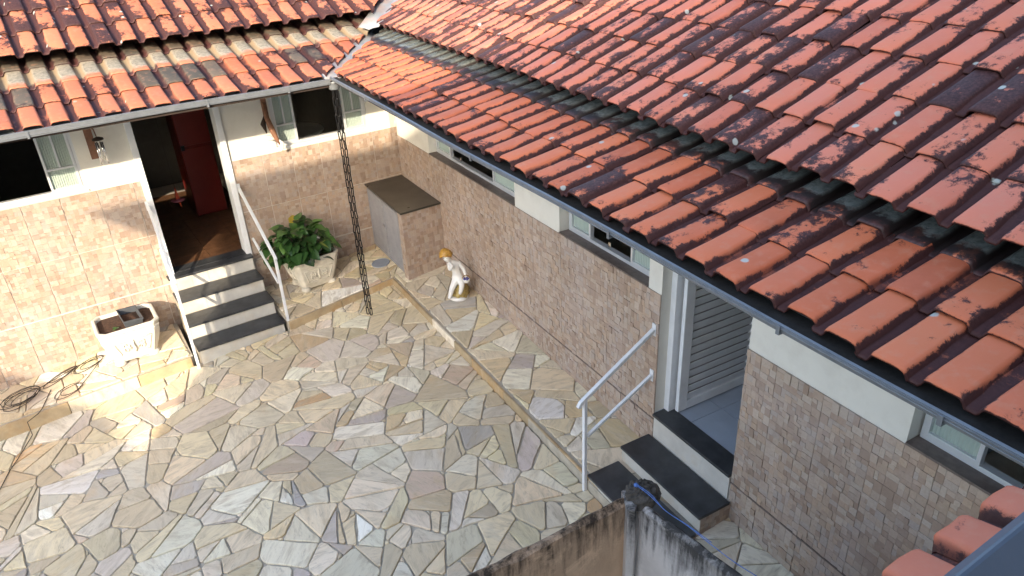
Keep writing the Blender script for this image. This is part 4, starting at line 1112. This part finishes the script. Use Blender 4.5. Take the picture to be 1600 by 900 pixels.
for i in range(5):
    a = i * 1.3; m = MB(); q = bk + HR_ * .022 * math.cos(a) + HF * (.022 * math.sin(a) - .012) + Z3 * .045; m.lathe(tuple(q), [(.004, -.004), (.013, .0), (.011, .009), (.003, .013)], 7); m.build('flower', 'blue_flower', fg, smooth=True)

# ------------------------------------------------------------------ cable heap
def cable():
    r = random.Random(17); m = MB()
    def coil(c, n, ra, rb, ang, z):
        P = []
        for k in range(n * 14):
            t = k / 14 * 2 * math.pi; e = 1 + .25 * math.sin(k * .23 + ang); x = ra * e * math.cos(t) + r.gauss(0, .002); y = rb * e * math.sin(t + .3 * math.sin(k * .1))
            X = c[0] + x * math.cos(ang) - y * math.sin(ang) + .02 * math.sin(k * .11); Yv = c[1] + x * math.sin(ang) + y * math.cos(ang)
            Yv = min(Yv, -.03); P.append((X, Yv, side_z(X, Yv) + .008 + z * (k / (14 * n)) + .004 * math.sin(k * .7)))
        return P
    a = on_side(35, 625); b = on_side(95, 590); c_ = on_side(140, 570); d_ = on_side(108, 612)
    P = coil(a, 5, .16, .115, .3, .04) + coil(b, 2, .17, .05, .45, .02) + coil(c_, 2, .15, .075, .3, .012) + coil(d_, 2, .12, .085, .1, .012)
    m.tube(P, .0036, 5)
    q = [on_side(80, 610), on_side(66, 640)]; e1 = on_side(60, 648); P2 = [x + Z3 * .008 for x in q]
    kb = np.array([e1[0], -.515 - (e1[0] + 6.5) * .092 - .015, 0]); 
    P2 += [np.array([e1[0], e1[1], e1[2] + .01])]
    g1 = on_court(52, 680); P2 += [np.array([g1[0], g1[1] - .0, court_z(g1[0], g1[1]) + .16]), np.array([g1[0] - .0, g1[1] - .04, court_z(g1[0], g1[1]) + .03])]
    for u, v in ((35, 712), (15, 742), (0, 772), (-15, 800)): g1 = on_court(u, v); P2.append(g1 + Z3 * .026)
    m.tube(P2, .004, 5); return m
tag(cable().build('cable', 'black_rubber', smooth=True), 'tangled black cable heaped on the sunlit walkway', 'cable')

# ------------------------------------------------------------------ wall ornaments
wc = thing('wind_chime', 'silver tube wind chime on a wooden wall board left of the back doorway', 'wind chime', (-3.21, -.05, 1.65))
m = MB(); m.box(LWP, -3.285, -3.215, .001, .02, 1.70, 2.10); m.build('backboard', 'brown_wood', wc, bevel=.004)
m = MB(); m.tube([(-3.22, -.02, 2.02), (-3.20, -.10, 2.0), (-3.195, -.11, 1.93)], .006, 6); m.build('hook', 'brown_wood', wc)
m = MB(); m.lathe((-3.19, -.11, 1.90), [(.012, .03), (.05, .014), (.052, 0), (.01, -.004)], 18); m.build('top_disc', 'dark_wood', wc, smooth=True)
for k in range(6):
    a = k * math.pi / 3; x, y = -3.19 + .03 * math.cos(a), -.11 + .03 * math.sin(a); m = MB(); m.tube([(x, y, 1.875), (x, y, 1.66 + .03 * (k % 3))], .0075, 8); m.build('tube', 'chrome', wc, smooth=True)
bd = thing('wall_ornament', 'brown wooden bird ornament hung right of the back doorway', 'ornament', (-1.52, -.05, 1.6))
m = MB(); m.box(LWP, -1.56, -1.505, .001, .03, 1.78, 2.12); m.build('backboard', 'brown_wood', bd, bevel=.005)
m = MB(); m.tube([(-1.535, -.03, 1.95), (-1.55, -.09, 1.80), (-1.53, -.12, 1.68), (-1.50, -.14, 1.56), (-1.475, -.15, 1.50)], [.02, .028, .033, .024, .008], 8); m.build('body', 'brown_wood', bd, smooth=True)
m = MB(); m.tube([(-1.56, -.06, 1.82), (-1.60, -.08, 1.74), (-1.585, -.10, 1.64)], [.012, .03, .006], 7); m.build('wing', 'dark_wood', bd, smooth=True)
m = MB(); m.tube([(-1.62, -.08, 1.60), (-1.57, -.10, 1.585), (-1.52, -.12, 1.57)], [.012, .03, .018], 8); m.build('wing', 'porcelain', bd, smooth=True)
m = MB(); m.tube([(-1.49, -.14, 1.56), (-1.455, -.15, 1.52), (-1.475, -.15, 1.45), (-1.49, -.15, 1.43)], [.012, .024, .018, .008], 8); m.build('tail', 'porcelain', bd, smooth=True)

# ------------------------------------------------------------------ things inside the back room
cu = thing('cupboard', 'tall dark red two part cupboard inside the back doorway', 'cupboard', (-2.05, 1.8, LZ))
m = MB(); m.box(WF, -2.235, -1.85, 1.52, 2.0, LZ + .02, LZ + 1.9); m.build('body', 'red_paint', cu, bevel=.01)
for z0, z1 in ((LZ + .04, LZ + .915), (LZ + .945, LZ + 1.88)):
    m = MB(); m.box(WF, -2.23, -1.86, 1.497, 1.519, z0, z1); m.build('door', 'red_paint', cu, bevel=.008)
m = MB(); m.box(WF, -2.23, -2.19, 1.47, 1.496, LZ + .9, LZ + .96); m.build('handle', 'black_steel', cu)
rb = thing('hanging_ribbon', 'bright orange red ribbon ornament hanging inside the back doorway', 'ornament', (-2.33, 1.2, .45))
X0 = hit(278, 312, (0, 1, 0), 1.1)
m = MB(); m.tube([X0 + Z3 * .16, X0 + Z3 * .03], [.004, .03], 4); m.tube([X0 + Z3 * .03, X0 - Z3 * .10 + np.array([.02, 0, 0])], [.028, .004], 4); m.build('ribbon_strip', 'ribbon', rb)
m = MB(); m.lathe(tuple(X0 + np.array([0, 0, .0])), [(.02, .015), (.085, .0), (.07, -.014), (.02, -.02)], 12); m.build('ribbon_bow', 'ribbon_pink', rb, smooth=True)
m = MB(); m.tube([X0 + Z3 * .16, X0 + Z3 * 1.6], .002, 4); m.build('cord', 'black_rubber', rb)
# round table behind the right window of the back wing
tb = thing('round_table', 'pale round table seen through the open window of the back wing', 'table', (-.85, 1.3, LZ))
m = MB(); m.lathe((-.95, 1.0, LZ + .98), [(.36, 0), (.37, .012), (.36, .03)], 28); m.build('table_top', 'wall_paint', tb)
m = MB(); m.lathe((-.95, 1.0, LZ), [(.2, 0), (.18, .03), (.03, .06), (.03, .98)], 16); m.build('pedestal', 'dark_wood', tb)

# ------------------------------------------------------------------ foreground boundary wall
bw = thing('boundary_wall', 'mould blackened rendered boundary wall with a corner post in the foreground', 'wall', (-1.75, -6.1, -.4))
ZW = 1.085
PC = hit(988, 768, (0, 0, 1), ZW); PL = hit(720, 902, (0, 0, 1), ZW); PR = hit(1172, 905, (0, 0, 1), ZW)
dL = (PL - PC) / np.linalg.norm(PL - PC); dR = (PR - PC) / np.linalg.norm(PR - PC)
def wall_seg(p, d, L, th, side, name, mat, z0=-.95):
    """far top arris runs through p; body lies on the camera side"""
    n = np.array([-d[1], d[0], 0]); n = n if n @ (CAM - p) > 0 else -n
    r = random.Random(len(name) + int(L * 10)); m = MB(); k = 26; vs = []
    for i in range(k + 1):
        t = .0 + L * i / k; q = p + d * t; a = r.gauss(0, .005); b = r.gauss(0, .005)
        vs += [(q[0], q[1], z0), (q[0], q[1], ZW - .012 + a), (*(q + n * .016)[:2], ZW + a), (*(q + n * (th - .014))[:2], ZW - .004 + b), (*(q + n * th)[:2], ZW - .018 + b), (*(q + n * th)[:2], z0)]
    fs = [(i * 6 + j, i * 6 + j + 1, (i + 1) * 6 + j + 1, (i + 1) * 6 + j) for i in range(k) for j in range(5)] + [(0, 1, 2, 3, 4, 5), tuple(k * 6 + j for j in (5, 4, 3, 2, 1, 0))]
    m.add(vs, fs); return m.build(name, mat, bw)
wall_seg(PC, dL, 2.6, .045, 1, 'wall_panel', 'render_brown'); wall_seg(PC, dR, 1.9, .045, 1, 'wall_panel', 'render_grey')
pc = PC + (dL + dR) * .045
m = MB(); rr = random.Random(6); vs = []; hs = [-.95, -.3, .2, .6, .9, ZW - .02, ZW + .012]
base4 = [pc + dL * .075 + dR * .05, pc + dR * .075 + dL * .05, pc - dL * .07 , pc - dL * .07 - dR * .07, pc - dR * .07]
ang = sorted(base4, key=lambda q: math.atan2(q[1] - pc[1], q[0] - pc[0]))
for h in hs:
    for q in ang: vs.append((q[0] + rr.gauss(0, .003), q[1] + rr.gauss(0, .003), h))
n = len(ang); m.add(vs, [(i * n + k, i * n + (k + 1) % n, (i + 1) * n + (k + 1) % n, (i + 1) * n + k) for i in range(len(hs) - 1) for k in range(n)] + [tuple((len(hs) - 1) * n + k for k in range(n))]); m.build('post', 'render_grey', bw, bevel=.006)
# crumbling mossy cap
cc = hit(1003, 772, (0, 0, 1), ZW); m = MB(); vs = []; fs = []; nz, ns_ = 9, 26; rr = random.Random(12)
for i in range(nz):
    ph = math.pi / 2 * (1 - i / (nz - 1)) + .0
    for k in range(ns_):
        a = 2 * math.pi * k / ns_; q = 1 + rr.gauss(0, .055); vs.append((cc[0] + .098 * q * math.sin(ph) * math.cos(a), cc[1] + .085 * q * math.sin(ph) * math.sin(a), ZW - .02 + .075 * q * math.cos(ph) ** .7))
for i in range(nz - 1):
    for k in range(ns_): fs.append((i * ns_ + k, i * ns_ + (k + 1) % ns_, (i + 1) * ns_ + (k + 1) % ns_, (i + 1) * ns_ + k))
fs.append(tuple(range(ns_))[::-1]); m.add(vs, fs); m.build('post_cap', 'moss', bw, smooth=False)
rp_ = thing('blue_rope', 'thin blue rope knotted on the wall post and trailing down the wall top', 'rope', tuple(pc + Z3 * (ZW)))
k0 = hit(994, 758, (0, 0, 1), ZW + .058)
pts = [k0, hit(1015, 774, (0, 0, 1), ZW + .066), hit(1040, 798, (0, 0, 1), ZW + .04), hit(1075, 822, (0, 0, 1), ZW + .02), hit(1110, 850, (0, 0, 1), ZW + .015), hit(1150, 880, (0, 0, 1), ZW + .01), hit(1190, 905, (0, 0, 1), ZW + .0), hit(1260, 950, (0, 0, 1), ZW - .02)]
def smooth_pts(P, n=6):
    P = [np.array(p) for p in P]; out = []
    for i in range(len(P) - 1):
        a = P[max(0, i - 1)]; b = P[i]; c = P[i + 1]; d = P[min(len(P) - 1, i + 2)]
        for k in range(n):
            t = k / n; out.append(.5 * ((2 * b) + (-a + c) * t + (2 * a - 5 * b + 4 * c - d) * t ** 2 + (-a + 3 * b - 3 * c + d) * t ** 3))
    return out + [P[-1]]
m = MB(); m.tube(smooth_pts(pts), .0022, 6); m.build('strand', 'blue_rope', rp_, smooth=True)
m = MB(); m.tube(smooth_pts([p + np.array([.006 * math.sin(i * 2), .006 * math.cos(i * 2), .006]) for i, p in enumerate(pts[:5])]), .002, 6); m.build('strand', 'blue_rope', rp_, smooth=True)
m = MB(); m.lathe(tuple(k0), [(.003, -.012), (.012, -.006), (.013, .004), (.004, .012)], 9); m.build('knot', 'blue_rope', rp_, smooth=True)

# ------------------------------------------------------------------ neighbouring house (behind and below the viewpoint)
nh = thing('neighbouring_house', 'neighbouring house whose plain red porch roof tiles show at the bottom right corner', 'house', (-3, -10.5, -1))
YF = -9.6
m = MB(); m.box(WF, -9.98, 5, -13.5, YF, -1.05, 5.2); m.build('wall', 'house_render', nh)
def prism(mb, prof, y0, y1):
    n = len(prof); mb.add([(x, y0, z) for x, z in prof] + [(x, y1, z) for x, z in prof], [tuple(range(n)), tuple(range(2 * n - 1, n - 1, -1))] + [(i, (i + 1) % n, n + (i + 1) % n, n + i) for i in range(n)]); return mb
m = MB(); prism(m, [(-11.27, 5.72), (5.6, 5.68), (5.6, 5.21), (-10.0, 5.21), (-10.0, 4.72)], -13.8, YF - .001); m.build('roof', 'tile_eave', nh)
m = MB(); prism(m, [(-9.985, 3.12), (-14.4, 5.19), (-18, 3.5), (-18, -1.05), (-9.985, -1.05)], -12.5, YF - .004); m.build('annex', 'house_render', nh)
# porch roof in the corner of the picture
pr_ = part_empty('porch_roof', nh); PINV[pr_.name] = Matrix.Identity(4)
Pt = at_depth(1438, 858, 1.56); Pt2 = at_depth(1514, 808, 1.64)
ax = Pt2 - Pt; ax[2] = 0; ax /= np.linalg.norm(ax)
ub = np.array([ax[1], -ax[0], 0]); ub = ub if ub[1] < 0 else -ub
upP = up_of(ub, 19)
O_ = Pt - ax * (.175 * 3.66) - Z3 * .05
lay_roof(pr_, O_, ax, upP, .175, .30, 6, 3, 'tile_new', None, 1, 0, random.Random(44), valley=False, jit=.6)
deck(pr_, [O_ + upP * .03 - Z3 * .03, O_ + ax * 1.1 + upP * .03 - Z3 * .03, O_ + ax * 1.1 + upP * .95 - Z3 * .03, O_ + upP * .95 - Z3 * .03])
# balcony rail, close to the lens
a = at_depth(1480, 913, .95); b = at_depth(1640, 783, 1.05)
d = (b - a) / np.linalg.norm(b - a); e1 = -CU * .6 + CR * .8; e1 = e1 - d * (e1 @ d); e1 /= np.linalg.norm(e1); e2 = np.cross(d, e1)
if e2 @ CF < 0: e2 = -e2
A0 = a - d * .25; B0 = b + d * .35
m = MB(); m.hexa([A0, B0, B0 + e1 * .13, A0 + e1 * .13, A0 + e2 * .03, B0 + e2 * .03, B0 + e1 * .13 + e2 * .03, A0 + e1 * .13 + e2 * .03])
tag(m.build('balcony_rail', 'rail_paint', bevel=.006), 'dark blue grey flat rail edge in the bottom right corner', 'rail')
